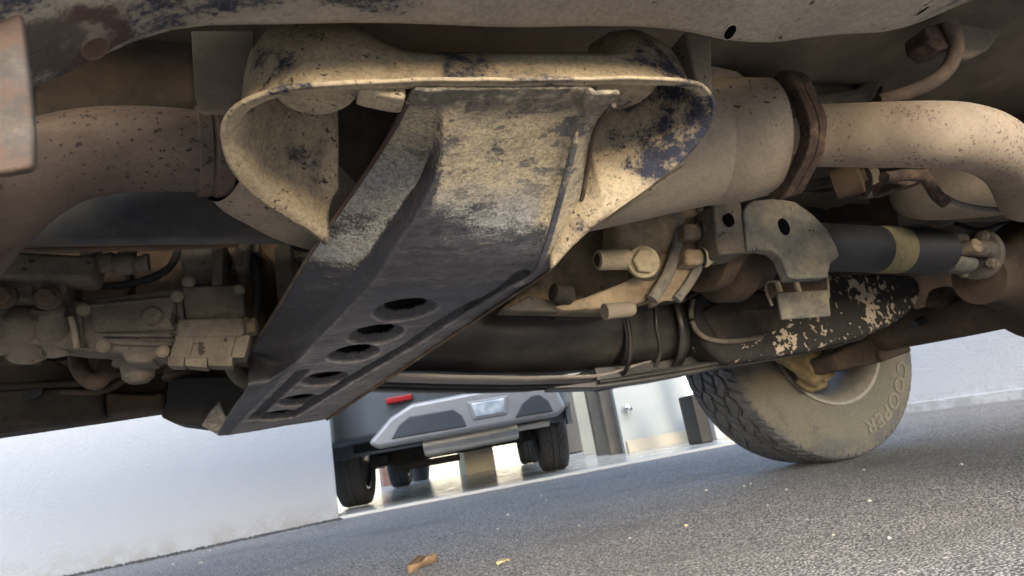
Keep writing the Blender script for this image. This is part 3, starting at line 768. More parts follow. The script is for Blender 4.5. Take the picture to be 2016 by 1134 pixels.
# bent tab at the far end and the turned-up edge strip
prism('end_tab', [(432, 788), (441, 812), (452, 836), (470, 852), (430, 858), (418, 850), (396, 838), (412, 812)], 1.088, .012, M['skid'], tub, bevel=.002)
tube('plate_edge', [P(x, y, Y+fl_e(Y)) + Vector((0, 0, -.001)) for Y, (x, y), *_ in st[1:11]], .0018, M['bracket'], tub, n=8, seg=80)

re_ = [gridp[i][NU-1]+Vector((.0012, 0, -.0015)) for i in range(6, NS, 8)]
tube('plate_edge', re_, .0021, M['bracket'], tub, n=8, seg=110)
rb2 = [gridp[i][U0+U1+U2]+Vector((0, 0, -.0016)) for i in range(24, 178, 6)]
tube('plate_rib', rb2, [.0008]+[.0030]*(len(rb2)-2)+[.0008], M['skid'], tub, n=10, seg=70)

# ------------------------------------------------------------------ exhaust line
ep = tube('exhaust_pipe', [Vector((-1.2, .72, .56)), Vector((-.75, .70, .46)), Vector((-.48, .66, .40))]+[P(x, y, Y) for x, y, Y in ((-200, 600, .56), (-130, 540, .54), (-50, 440, .52), (30, 365, .505), (110, 318, .50), (200, 298, .50), (300, 294, .50), (390, 298, .505), (445, 302, .51))], .0335, M['pipe_old'], VEH, n=40, seg=110)
a, b = P(384, 298, .505), P(446, 303, .51); ax = (b-a).normalized()
lathe('pipe_collar', a, ax, [(0, .0345), (.001, .0370), (.010, .0370), (.0115, .0355), (.013, .0355), (.0145, .0370), (.026, .0370), (.028, .0345)], M['pipe_old'], ep, n=40)
res = tube('resonator', [P(437, 303, .51), P(458, 308, .515), P(510, 328, .53)]+[Vector((.055, .59, .50)), Vector((.16, .62, .53)), Vector((.30, .62, .53)), P(1380, 285, .60), P(1440, 280, .585), P(1504, 272, .57)], [.040, .042, .050, .068, .079, .083, .081, .080, .075], M['shell'], VEH, n=56, seg=80, ey=1.1, caps=False)
ra_, rb_ = P(1440, 280, .585), P(1512, 271, .57); rax = (rb_-ra_).normalized()
lathe('resonator_end', rb_, rax, [(-.012, .0745), (-.003, .0755), (.001, .0755), (-.001, .073), (-.008, .062), (-.006, .038), (.004, .036), (.030, .036)], M['pipe_old'], res, n=48)
tube('shell_seam', [P(1195, 432, .60), P(1270, 380, .545), P(1345, 330, .515)], .0032, M['shell'], res, n=8)
prism('heat_shield_tab', [(1396, 128), (1450, 140), (1490, 168), (1528, 190), (1524, 205), (1514, 214), (1470, 260), (1400, 260)], .535, .003, M['shell'], res, bevel=.001)
# bolted flange: two rusty plates with ears
fc = P(1556, 268, .535); fl_ax = Vector((1, -.12, .0)).normalized()
def flange(name, c, ax, r, th, ear, mat, par):
    V = []; s_ = ax.cross(Vector((0, 0, 1))).normalized(); u = s_.cross(ax); nn = 56; F = []
    for t in (0, th):
        for j in range(nn):
            q = 2*math.pi*j/nn; d = s_*math.cos(q)+u*math.sin(q)
            e = ear*(max(0, math.cos(q-R(62)))**10+max(0, math.cos(q-R(242)))**10)
            V.append(c+ax*t+d*(r+e))
    F = [list(range(nn))[::-1], list(range(nn, 2*nn))]+[[i, (i+1) % nn, nn+(i+1) % nn, nn+i] for i in range(nn)]
    return obj(name, V, F, mat, par, bevel=.002)
fl = flange('exhaust_flange', fc-fl_ax*.018, fl_ax, .056, .013, .024, M['rust'], VEH)
flange('flange_plate', fc-fl_ax*.003, fl_ax, .054, .013, .024, M['rust'], fl)
bolt(fc+fl_ax*.010+Vector((0, -.028, .053)), fl_ax, .009, .010, M['rust'], fl)
bolt(fc+fl_ax*.010+Vector((0, .028, -.053)), fl_ax, .009, .010, M['rust'], fl)
tube('exhaust_pipe', [P(x, y, Y) for x, y, Y in ((1530, 270, .54), (1580, 268, .525), (1640, 267, .505), (1740, 266, .465), (1830, 265, .43), (1885, 267, .422), (1935, 280, .425), (1975, 304, .445), (2004, 340, .49), (2022, 392, .55))], [.0385, .0385, .0385, .0385, .0375, .037, .037, .036, .036, .036], M['pipe'], VEH, n=44, seg=80)
mu = tube('muffler', [P(1838, 352, .66), P(1846, 352, .66), P(1870, 350, .66), P(1960, 346, .66), P(2300, 320, .66), P(2500, 310, .66)], [.03, .058, .066, .068, .068, .066], M['shell'], VEH, n=48, seg=60, ey=1.6)
tube('muffler_seam', [P(1850, 378, .60), P(1880, 398, .585), P(1930, 410, .58), P(2000, 414, .58), P(2080, 412, .58)], .004, M['plategrey'], mu, n=8)
tube('muffler_hanger', [P(x, y, .57) for x, y in ((1740, 350), (1790, 345), (1822, 352), (1845, 385), (1862, 400))], .0085, M['rust'], mu, n=12)
prism('muffler_bracket', [(1745, 350), (1830, 330), (1835, 350), (1770, 372), (1752, 375)], .60, .03, M['rust'], mu, bevel=.003)
# hanger rod and its bracket by the rail
hg = tube('exhaust_hanger', [P(x, y, Y) for x, y, Y in ((1868, 40, .40), (1880, 75, .405), (1880, 105, .41), (1862, 140, .42), (1825, 168, .43), (1780, 186, .445), (1730, 200, .46))], .0088, M['pipe_old'], VEH, n=14)
prism('hanger_block', [(1822, 52), (1880, 34), (1890, 60), (1876, 92), (1850, 98), (1826, 80)], .41, .03, M['rust'], hg, bevel=.004)
prism('hanger_plate', [(1886, 40), (1940, 28), (1992, 24), (1975, 60), (1950, 95), (1915, 112), (1880, 112), (1886, 80)], .43, .012, M['cast2'], hg, bevel=.005, seg=3)
prism('floor_stiffener', [(1405, 215), (1560, 190), (1690, 170), (1790, 60), (1860, 40), (1860, 60), (1800, 90), (1720, 190), (1600, 205)], .56, .05, M['floor'], VEH, bevel=.008)
prism('inner_panel', [(1380, 75), (1500, 95), (1660, 82), (1850, 40), (1830, 90), (1700, 195), (1560, 205), (1380, 220)], .575, .04, M['floor'], VEH, bevel=.01, seg=3)
prism('heat_shield', [(376, 60), (500, 60), (500, 220), (400, 221), (390, 216), (384, 190)], .395, .004, M['cast2'], VEH, bevel=.001)
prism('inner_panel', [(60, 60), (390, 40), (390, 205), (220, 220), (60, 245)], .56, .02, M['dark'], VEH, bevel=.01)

# ------------------------------------------------------------------ gearbox side
prism('side_member', [(-640, 340), (640, 320), (660, 474), (300, 477), (30, 481), (-640, 490)], .60, .014, M['darksteel'], VEH, bevel=.006)
gb = prism('gearbox', [(-520, 560), (60, 578), (138, 584), (150, 590), (240, 580), (352, 566), (362, 640), (366, 702), (330, 704), (305, 701), (296, 714), (248, 714), (236, 694), (150, 690), (40, 676), (-520, 640)], .775, .05, M['cast'], VEH, bevel=.005, seg=3)
prism('upper_case', [(-520, 470), (560, 462), (560, 640), (360, 640), (340, 560), (140, 590), (-520, 560)], .86, .06, M['brown'], gb, bevel=.01)
prism('selector_arm', [(-420, 470), (10, 492), (150, 500), (184, 499), (186, 520), (180, 551), (100, 549), (-420, 530)], .735, .045, M['cast'], gb, bevel=.006)
prism('arm_web', [(-120, 540), (128, 548), (128, 585), (100, 596), (-120, 590)], .755, .04, M['cast'], gb, bevel=.006)
lathe('boss', P(183, 519, .76), (1, 0, 0), [(0, .0115), (.020, .0115), (.0215, .010)], M['cast'], gb, n=20)
lathe('boss', P(226, 521, .76), (1, 0, 0), [(0, .011), (.003, .0125), (.017, .0125), (.019, .011), (.021, .008), (.028, .0085), (.0285, .0105), (.034, .0105)], M['cast'], gb, n=20)
for x0, x1, y0, y1 in ((150, 190, 465, 505), (228, 261, 465, 512)):
    prism('post', [(x0, y0), (x1, y0), (x1, y1), (x0, y1)], .76, .03, M['cast'], gb, bevel=.008)
prism('rib', [(246, 530), (256, 530), (257, 578), (246, 578)], .80, .03, M['cast'], gb, bevel=.003)
prism('rib', [(137, 540), (147, 540), (149, 592), (134, 592)], .79, .03, M['cast'], gb, bevel=.003)
prism('side_rib', [(200, 655), (350, 655), (352, 664), (200, 662)], .768, .02, M['cast'], gb, bevel=.004)
prism('face_boss', [(170, 600), (345, 580), (350, 650), (180, 655)], .769, .02, M['cast'], gb, bevel=.007, seg=3)
for x, y, r_ in ((94, 587, .0100), (6, 584, .0100)):
    bolt(P(x, y, .75), (0, -1, -.1), r_, .012, M['brown'], gb, rot=.1)
for x, y0, y1 in ((108, 608, 672), (-10, 605, 668)):
    a, b = P(x-12, y0, .765), P(x+10, y1+14, .80)
    lathe('bolt_boss', a, b-a, [(-.004, .013), (0, .017), ((b-a).length, .020)], M['cast'], gb, n=24)
a, b = P(48, 612, .765), P(58, 690, .81); lathe('bolt_boss', a, b-a, [(0, .012), (.004, .020), ((b-a).length, .023)], M['cast'], gb, n=24)
tube('breather_rod', [P(140, 625, .765), P(146, 650, .763), P(152, 686, .763)], .0032, M['cast2'], gb, n=10)
lathe('drain_plug', P(272, 702, .83), (0, 0, -1), [(-.01, .030), (.0, .029), (.001, .025), (.006, .027), (.009, .0265), (.010, .019), (.014, .0185), (.026, .017), (.032, .010)], M['cast'], gb, n=32)
tube('hose', [P(150, 690, .90), P(160, 730, .88), P(188, 752, .87), P(208, 730, .88), P(214, 690, .90)], .0105, M['brown'], gb, n=14)
# rear case blocks
cs = prism('rear_case', [(352, 562), (478, 558), (482, 610), (478, 628), (366, 632), (362, 600)], .765, .045, M['cast'], gb, bevel=.005, seg=3)
prism('case_top', [(354, 466), (440, 462), (452, 500), (446, 562), (366, 566), (352, 505)], .785, .04, M['cast'], gb, bevel=.012, seg=3)
prism('case_rib', [(416, 466), (440, 464), (438, 566), (416, 568)], .768, .03, M['cast'], gb, bevel=.003)
prism('case_lug', [(462, 464), (494, 464), (492, 505), (488, 532), (460, 532)], .775, .06, M['cast'], gb, bevel=.006)
prism('case_lug', [(494, 468), (512, 468), (512, 496), (496, 498)], .79, .03, M['cast'], gb, bevel=.006)
prism('case_skirt', [(350, 626), (478, 622), (482, 650), (476, 662), (346, 665), (346, 640)], .752, .04, M['cast'], gb, bevel=.005, seg=3)
for x0, x1, d0 in ((334, 373, 0), (373.6, 453, .0008), (453.6, 481, .0016)):
    prism('case_foot', [(x0+12, 660), (x1+12, 660), (x1, 704), (x0, 704)], .755+d0, .032, M['cast'], gb, bevel=.0008)
for x0, x1, d0 in ((330, 363, 0), (363.5, 409, .001), (409.5, 458, 0)):
    prism('foot_edge', [(x0, 702), (x1, 702), (x1-2, 721+(3 if x0 == 363.5 else 0)), (x0, 720)], .756+d0, .026, M['cast'], gb, bevel=.001)
for x0, y0, x1, y1 in ((168, 604, 340, 588), (200, 672, 340, 678), (152, 596, 160, 684), (352, 570, 364, 700)):
    a, b = P(x0, y0, .772), P(x1, y1, .772); tube('casting_rib', [a, (a+b)/2, b], [.003, .0035, .003], M['cast'], gb, n=10)
for x, y in ((205, 682), (322, 692), (350, 584), (352, 690), (165, 610), (372, 556), (470, 572)):
    bolt(P(x, y, .770), (0, -1, -.15), .0055, .006, M['cast2'], gb, rot=x)
for x, y in ((300, 622),):
    lathe('casting_pad', P(x, y, .768), (0, -1, 0), [(-.01, .012), (.002, .011), (.004, .009)], M['cast'], gb, n=20)
tube('breather_hose', [P(x, y, .80) for x, y in ((60, 470), (90, 540), (160, 560), (250, 560), (330, 530), (360, 470))], .0045, M['rubber'], gb, n=10)
bolt(P(482, 646, .78), (1, -.2, 0), .011, .014, M['cast2'], gb)
lathe('output_flange', P(484, 590, .93), (1, 0, 0), [(-.05, .085), (0, .10), (.012, .105), (.02, .105), (.03, .085), (.05, .07), (.06, .06), (.09, .06)], M['brown'], gb, n=48)
lathe('coupling', P(545, 560, .86), (1, 0, 0), [(0, .050), (.008, .056), (.02, .056), (.026, .045), (.06, .040)], M['cast'], gb, n=40)
prism('hanging_plate', [(452, 790), (478, 765), (484, 742), (490, 745), (486, 790), (460, 800)], 1.17, .006, M['plategrey'], tub, bevel=.001)
tube('wiring_loom', [P(455, 715, .98), P(470, 740, .99), P(500, 760, 1.0)], .012, M['plategrey'], gb, n=12)
# far mount of the crossmember
mt = prism('rubber_mount', [(332, 752), (345, 742), (450, 740), (500, 748), (500, 800), (440, 836), (400, 839), (345, 832), (318, 822), (316, 806), (326, 800)], 1.12, .10, M['rubber'], VEH, bevel=.012, seg=3)
lathe('mount_washer', P(362, 745, 1.18), (0, 0, 1), [(0, .032), (.006, .034), (.010, .030), (.018, .028)], M['brown'], mt, n=28)
tube('cross_tube', [P(330, 742, 1.30), P(420, 735, 1.28), P(520, 720, 1.25), P(640, 690, 1.25)], .03, M['brown'], VEH, n=20)
prism('lower_cover', [(330, 735), (400, 728), (470, 725), (472, 760), (330, 775)], 1.24, .05, M['brown'], VEH, bevel=.012)
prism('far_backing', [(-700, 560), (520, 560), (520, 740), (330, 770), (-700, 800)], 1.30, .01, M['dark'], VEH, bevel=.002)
prism('far_shield', [(-120, 660), (75, 675), (78, 715), (-120, 718)], 1.05, .02, M['brown'], VEH, bevel=.004)

# ------------------------------------------------------------------ transfer case
tc = prism('transfer_case', [(985, 608), (1040, 560), (1090, 520), (1150, 440), (1260, 415), (1335, 395), (1350, 430), (1338, 500), (1316, 560), (1290, 590), (1240, 604), (1180, 612), (1060, 612)], .90, .04, M['casttan'], VEH, bevel=.012, seg=3)
tn = P(1270, 470, .80)
lathe('case_neck', P(1228, 470, .84), (1, .0, 0), [(0, .066), (.02, .068), (.07, .072)], M['casttan'], tc, n=48)
prism('case_pillar', [(1222, 405), (1312, 395), (1318, 430), (1312, 470), (1300, 500), (1210, 496), (1214, 440)], .775, .06, M['casttan'], tc, bevel=.016, seg=4)
arcA = spline([P(x, y, .775) for x, y in ((1322, 395), (1332, 440), (1334, 475), (1324, 515), (1308, 552), (1284, 590))], 24)
arcB = spline([P(x, y, .775) for x, y in ((1372, 400), (1388, 440), (1390, 475), (1378, 518), (1358, 556), (1332, 590))], 24)
V = []; F = []
for a, b in zip(arcA, arcB):
    for j in range(9):
        t = j/8; V.append(lerp(a, b, t)+Vector((0, .010-.006*math.sin(math.pi*t), 0)))
for i in range(23):
    for j in range(8): F.append((i*9+j, i*9+j+1, i*9+10+j, i*9+9+j))
drum = obj('drum', V, F, M['casttan'], tc, solid=.02, offset=1)
tube('drum_flange', arcA, .0095, M['plategrey'], tc, n=14, ey=.7)
tube('drum_flange', arcB, .0075, M['plategrey'], tc, n=14, ey=.7)
lathe('drum_end', P(1398, 478, .84), (1, 0, 0), [(-.03, .085), (0, .086), (.004, .070), (.03, .066)], M['brown'], tc, n=48)
# curved lower web
prism('case_web', [(1092, 602), (1160, 582), (1225, 556), (1284, 520), (1318, 470), (1330, 500), (1312, 552), (1284, 588), (1236, 606), (1110, 612)], .79, .03, M['casttan'], tc, bevel=.010, seg=3)
prism('sump', [(985, 611), (1046, 580), (1110, 597), (1200, 603), (1245, 603), (1240, 614), (1180, 616), (1060, 613)], .80, .03, M['cast'], tc, bevel=.004)
a = P(1176, 512, .765); b = P(1236, 510, .765)
lathe('filler_boss', a, b-a, [(-.0, .010), (.0005, .0145), (.004, .0155), (.05, .0165)], M['boltm'], tc, n=28)
lathe('filler_hole', a-Vector((.0006, 0, 0)), b-a, [(0, .0095), (.0004, .0092)], M['rust'], tc, n=24)
lathe('boss', P(1268, 530, .80), P(1270, 514, .752)-P(1268, 540, .80), [(-.03, .026), (.03, .0225)], M['plategrey'], tc, n=28)
bolt(P(1266, 516, .752), (-.25, -1, -.12), .0195, .013, M['boltm'], tc, rot=.25)
a = P(1088, 575, .78); lathe('boss', a, (1, .2, -.2), [(0, .009), (.001, .013), (.03, .014)], M['dark'], tc, n=20)
for x, y in ((1388, 457), (1392, 507)):
    prism('lug', [(x-42, y-20), (x-8, y-18), (x-4, y-6), (x-4, y+12), (x-40, y+14)], .752, .03, M['casttan'], tc, bevel=.006)
    bolt(P(x-6, y, .765), (1, -.15, 0), .0125, .014, M['boltm'], tc)
prism('lug', [(1330, 400), (1376, 400), (1380, 440), (1340, 448)], .775, .03, M['casttan'], tc, bevel=.006)
lathe('drain_bolt', P(1190, 614, .775), (1, .05, .02), [(0, .012), (.045, .0115), (.0455, .0095), (.05, .0095)], M['cast2'], tc, n=18)
tube('oil_pipe', [P(1090, 622, .86), P(1180, 622, .86), P(1230, 612, .85)], .007, M['dark'], tc, n=12)

# bracket behind the transfer case and the propeller shaft
hb = prism('hanger_bracket', [(1464, 420), (1470, 402), (1486, 393), (1530, 389), (1566, 396), (1600, 420), (1630, 450), (1648, 486), (1654, 504), (1642, 514), (1636, 520), (1632, 546), (1556, 550), (1548, 530), (1540, 508), (1524, 494), (1500, 491), (1472, 494)], .72, .022, M['plategrey'], VEH, bevel=.004)
prism('bracket_box', [(1404, 398), (1460, 390), (1470, 486), (1474, 496), (1416, 502), (1410, 470)], .725, .06, M['cast'], hb, bevel=.005)
for x, y, r_, ey in ((1544, 446, .0145, .75), (1437, 432, .011, .75)):
    c = P(x, y, .7185); lathe('hole', c, (0, -1, 0), [(-.006, r_*.98), (-.0005, r_), (.0005, r_*.98), (.0008, r_*.9)], M['void'], hb, n=28, ey=ey)  # black discs, the dark of the hole put into their colour
lathe('brake_drum', P(1400, 520, .88), (1, 0, 0), [(0, .06), (.01, .072), (.05, .074), (.056, .066), (.11, .05), (.13, .03)], M['brown'], VEH, n=48)
ps = tube('propeller_shaft', [P(1560, 486, .80), P(1640, 488, .80), P(1840, 494, .80), P(1852, 495, .80)], [.043, .044, .044, .042], M['shaft'], VEH, n=44, seg=40)
a, b = P(1722, 491, .80), P(1766, 492, .80)
lathe('shaft_band', a, b-a, [(0, .0446), (.001, .0452), ((b-a).length, .0452), ((b-a).length+.001, .0446)], M['shaftband'], ps, n=44)
a, b = P(1846, 495, .80), P(1962, 505, .80); ax = (b-a).normalized()
lathe('shaft_end', a, ax, [(-.02, .044), (0, .043), (.010, .034), (.016, .026), (.03, .022)], M['shaft'], ps, n=40)
for s_ in (-1, 1):
    c = a+ax*.045+Vector((0, 0, .026*s_))
    tube('yoke_ear', [c-ax*.05, c-ax*.02, c+ax*.02], [.016, .017, .017], M['plategrey'], ps, n=16, ey=1.5)
    c = a+ax*.055+Vector((0, .030*s_, 0))
    tube('yoke_ear', [c-ax*.015, c+ax*.02, c+ax*.06], [.016, .017, .018], M['cast'], ps, n=16)
    lathe('joint_cap', a+ax*.048+Vector((0, .018*s_, 0)), (0, s_, 0), [(0, .014), (.026, .014), (.028, .011)], M['casttan'], ps, n=20)
lathe('joint_flange', a+ax*.10, ax, [(0, .040), (.003, .050), (.012, .052), (.014, .046), (.02, .040)], M['cast'], ps, n=40)
for k_ in range(4):
    q = R(45+90*k_); bolt(a+ax*.100+Vector((0, math.cos(q)*.040, math.sin(q)*.040)), -ax, .009, .010, M['cast2'], ps)
# small electrical box hung under the shaft
eb = prism('hanging_tray', [(1531, 576), (1632, 570), (1636, 622), (1540, 629)], .83, .006, M['plategrey'], VEH, bevel=.002)
prism('tray_back', [(1510, 552), (1634, 548), (1632, 575), (1530, 580), (1520, 590)], .87, .01, M['brown'], eb, bevel=.002)
tube('tray_strap', [P(1532, 553, .835), P(1511, 556, .835), P(1508, 570, .835), P(1520, 602, .835)], .0025, M['cast2'], eb, n=8)
tube('tray_strap', [P(1628, 540, .835), P(1630, 560, .835), P(1632, 585, .832)], .0025, M['cast2'], eb, n=8)
for x in (1536, 1573): lathe('stud', P(x, 575, .838), (0, 0, 1), [(0, .005), (.018, .005), (.02, .003)], M['boltm'], eb, n=12)

# hoses, arms and lumps in the dark above the shaft
prism('rear_crossmember', [(1395, 395), (1700, 385), (1735, 405), (1735, 440), (1395, 450)], 1.02, .08, M['dark'], VEH, bevel=.01)
lathe('bush', P(1680, 352, .70), (.7, -1, 0), [(-.03, .026), (.0, .028), (.010, .028), (.012, .022), (.014, .012), (.02, .012)], M['brown'], VEH, n=32)
lathe('bush_ring', P(1706, 356, .70), (1, -.3, 0), [(-.01, .030), (0, .031), (.004, .031)], M['cast'], VEH, n=32)
tube('torsion_arm', [P(1730, 370, .86), P(1740, 420, .86), P(1745, 470, .87)], [.022, .024, .022], M['brown'], VEH, n=16)
tube('fuel_hose', [P(1480, 385, .80), P(1560, 372, .80), P(1650, 352, .80), P(1740, 345, .8)], .008, M['rubber'], VEH, n=12)
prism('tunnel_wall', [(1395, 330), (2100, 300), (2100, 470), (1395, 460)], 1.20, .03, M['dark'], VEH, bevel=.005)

# pipes and cables clipped along the underbody
for pts, r_, mm_ in (([(1010, 618, .97), (1120, 606, .97), (1240, 600, .97), (1340, 590, .97), (1400, 560, .96)], .0042, 'dark'),
                     ([(1290, 600, .965), (1292, 640, .965), (1300, 690, .98), (1290, 722, 1.0)], .0045, 'tank'),
                     ([(1400, 392, .74), (1440, 378, .74), (1500, 372, .75), (1580, 380, .76), (1660, 372, .78), (1730, 380, .80)], .0036, 'rubber'),
                     ([(1740, 140, .58), (1735, 170, .57), (1725, 195, .56), (1700, 215, .56)], .0035, 'rubber'),
                     ([(1660, 660, 1.24), (1750, 640, 1.22), (1850, 606, 1.18), (1940, 584, 1.12), (2060, 560, 1.05)], .0045, 'brown'),
                     ([(1880, 440, .95), (1930, 452, .93), (1980, 440, .92), (2060, 430, .9)], .006, 'rubber'),
                     ([(-40, 482, .70), (80, 492, .70), (200, 488, .705), (340, 486, .71), (470, 480, .72)], .0038, 'brown'),
                     ([(470, 470, .80), (500, 520, .80), (505, 580, .80), (498, 640, .81)], .005, 'rubber')):
    tube('underbody_line', [P(*q) for q in pts], r_, M[mm_], VEH, n=10)
for x, y, Y in ((1120, 604, .965), (1340, 588, .965), (1500, 372, .748), (1850, 606, 1.175)):
    lathe('line_clip', P(x, y, Y), (1, .1, 0), [(-.006, .005), (-.006, .0075), (.006, .0075), (.006, .005)], M['plategrey'], VEH, n=14)

# ------------------------------------------------------------------ fuel tank with its guard
def loft(name, rings, mat, parent, closed=True, caps=True, **k):
    n_ = len(rings[0]); V = [p for r in rings for p in r]; F = []
    for i in range(len(rings)-1):
        for j in range(n_ if closed else n_-1): F.append((i*n_+j, i*n_+(j+1) % n_, (i+1)*n_+(j+1) % n_, (i+1)*n_+j))
    if caps: F += [list(range(n_))[::-1], list(range((len(rings)-1)*n_, len(rings)*n_))]
    return obj(name, V, F, mat, parent, **k)
def tank_sec(x, y0, y1, zb, zt, fr=.07):
    """section in Y-Z with a big round on the near lower corner"""
    q = [Vector((x, y1, zt)), Vector((x, y1, zb+.06)), Vector((x, y1-.02, zb+.04))]
    for i in range(13):
        a_ = R(-90-90*i/12); q.append(Vector((x, y0+fr+fr*math.cos(a_), zb+fr+fr*math.sin(a_))))
    q.append(Vector((x, y0, zt)))
    return q
tb0, tb1 = P(745, 748, 1.02), P(1180, 742, 1.02)
zpts = [(-.10, .415), (-.05, .400), (.14, .367), (.27, .346), (.40, .327), (.54, .312), (.66, .312), (.95, .320), (1.2, .33)]
def zb_(x):
    for (x0, z0), (x1, z1) in zip(zpts, zpts[1:]):
        if x <= x1: return lerp(z0, z1, (x-x0)/(x1-x0))
    return zpts[-1][1]
rings = [tank_sec(x, 1.0, 1.45, zb_(x)+.016+dz, .56, .085) for x, dz in ((-.06, .02), (-.05, .004), (.05, 0), (.14, 0), (.25, 0), (.36, 0), (.46, 0), (.585, 0), (.60, .010))]
tank = loft('fuel_tank', rings, M['tank'], VEH, ang=50)
rings = [tank_sec(x, 1.01, 1.42, zb_(x)+.014, .56, .07) for x in (.605, .70, .80, .92)]
loft('tank_rear', rings, M['tank'], tank, ang=50)
# pressed strips under the tank, dark gaps between them
for k_, (ya, yb, dz) in enumerate(((1.045, 1.125, -.002), (1.172, 1.262, .011), (1.312, 1.44, .025))):
    V = []; F = []
    for i in range(41):
        x = -.05+.72*i/40
        for j in range(9):
            y = lerp(ya, yb, j/8); e = abs(j-4)/4
            V.append(Vector((x, y, zb_(x)+dz+.005*e**4+.012*sst(x, .56, .67))))
    for i in range(40):
        for j in range(8): F.append((i*9+j, i*9+j+1, i*9+10+j, i*9+9+j))
    obj('guard_strip', V, F, M['tankstrip'], tank, solid=.003, offset=-1)
for ya, yb, dz in ((1.133, 1.166, .003), (1.270, 1.306, .015)):  # black strips added as the shade of the gaps between the sheets
    V = []; F = []
    for i in range(41):
        x = -.05+.66*i/40; c_ = .5*(ya+yb); hw = .5*(yb-ya)*(1-sst(x, .50, .61))
        for j in range(3): V.append(Vector((x, c_+hw*(j-1), zb_(x)+dz+.010*sst(x, .54, .62))))
    for i in range(40):
        for j in range(2): F.append((i*3+j, i*3+j+1, i*3+4+j, i*3+3+j))
    obj('guard_gap_shade', V, F, M['rubber'], tank, solid=.004, offset=-1)
for x in (.60, .715):
    r = [p for p in tank_sec(x, .992, 1.35, zb_(x)-.008, .56, .09)]
    r2 = [p+Vector((.022 if x > .7 else .008, 0, 0)) for p in r]
    loft('tank_strap', [r, r2], M['tank'], tank, closed=False, caps=False, solid=.004, offset=0)
# mud-splashed guard behind
gp = [(1362, 588), (1375, 572), (1440, 556), (1540, 546), (1640, 540), (1760, 538), (1800, 540), (1814, 556), (1816, 575), (1806, 602), (1785, 622), (1750, 644), (1700, 664), (1600, 690), (1500, 706), (1430, 716), (1395, 690), (1370, 650), (1358, 618)]
gu = prism('tank_guard', gp, .99, .09, M['tankspot'], tank, bevel=.030, seg=5)
prism('guard_inner', [(1384, 610), (1420, 590), (1530, 566), (1536, 600), (1560, 640), (1480, 668), (1420, 676)], .982, .03, M['dark'], tank, bevel=.008)
tube('guard_lip', [P(x, y, .985) for x, y in ((1364, 590), (1360, 620), (1372, 652), (1396, 668), (1440, 672), (1500, 664))], .005, M['cast'], tank, n=10)
ll = [(1090, 766), (1185, 764), (1300, 748), (1420, 724), (1600, 694), (1700, 668), (1712, 656), (1600, 680), (1430, 706), (1300, 726), (1185, 748), (1090, 760)]
prism('guard_panel', [(1170, 722), (1290, 712), (1420, 690), (1420, 722), (1300, 746), (1180, 770)], 1.05, .03, M['tank'], tank, bevel=.004)
prism('guard_ledge', ll, 1.02, .05, M['tank'], tank, bevel=.006)
tube('guard_bead', [P(x, y, 1.012) for x, y in ((1180, 752), (1300, 734), (1430, 712), (1600, 685), (1700, 660))], .004, M['tank'], tank, n=10)

# ------------------------------------------------------------------ rear axle
XW, YW, RWH = 1.565, 1.455, .385
ax_ = tube('rear_axle', [Vector((XW, 1.46, .345)), Vector((XW, 1.3, .338)), Vector((XW, 1.05, .330)), Vector((XW, .95, .335)), Vector((XW, .3, .345))], [.045, .046, .048, .055, .05], M['axle'], VEH, n=32, seg=40)
lathe('differential', Vector((XW+.16, .83, .36)), (-1, 0, .06), [(0, .05), (.03, .11), (.10, .14), (.18, .14), (.23, .10), (.27, .075), (.36, .055), (.38, .055)], M['axle'], ax_, n=48)
prism('link_arm', [(1650, 690), (1760, 648), (1900, 604), (2060, 556), (2060, 574), (1900, 622), (1770, 666), (1665, 704)], 1.28, .05, M['brown'], VEH, bevel=.008)
prism('axle_bracket', [(1640, 698), (1700, 668), (1770, 655), (1800, 690), (1740, 712), (1655, 730)], 1.26, .10, M['axle'], ax_, bevel=.010, seg=3)
lathe('bracket_boss', P(1735, 700, 1.255), (0, -1, 0), [(0, .016), (.004, .016), (.006, .013), (.004, .010)], M['axle'], ax_, n=24)
tube('stabiliser_bar', [P(1800, 640, 1.1), P(1850, 612, 1.1), P(1900, 603, 1.1), P(1980, 588, 1.1), P(2080, 560, 1.1)], .011, M['shaft'], VEH, n=16)
sh_ = tube('shock_mount', [P(1530, 692, 1.38), P(1575, 712, 1.38), P(1606, 730, 1.37), P(1622, 742, 1.365)], [.030, .040, .046, .036], M['mudlump'], ax_, n=24, wob=.012, ey=.8)
tube('caliper', [P(1572, 742, 1.42), P(1596, 756, 1.41), P(1620, 750, 1.40)], [.02, .024, .02], M['mudlump'], ax_, n=20, wob=.006)
prism('spring_plate', [(1600, 690), (1640, 690), (1646, 740), (1630, 752), (1606, 745)], 1.36, .02, M['mudlump'], ax_, bevel=.006)
prism('shackle', [(1630, 676), (1680, 668), (1676, 690), (1640, 702)], 1.32, .03, M['cast'], ax_, bevel=.006)

prism('rear_shield', [(1560, 440), (2120, 410), (2120, 560), (1900, 602), (1816, 628), (1780, 580), (1560, 590)], 1.21, .03, M['brown'], VEH, bevel=.006)
prism('damper', [(1860, 560), (1940, 566), (2030, 556), (2040, 590), (1900, 604), (1850, 596)], 1.02, .05, M['axle'], ax_, bevel=.014, seg=3)
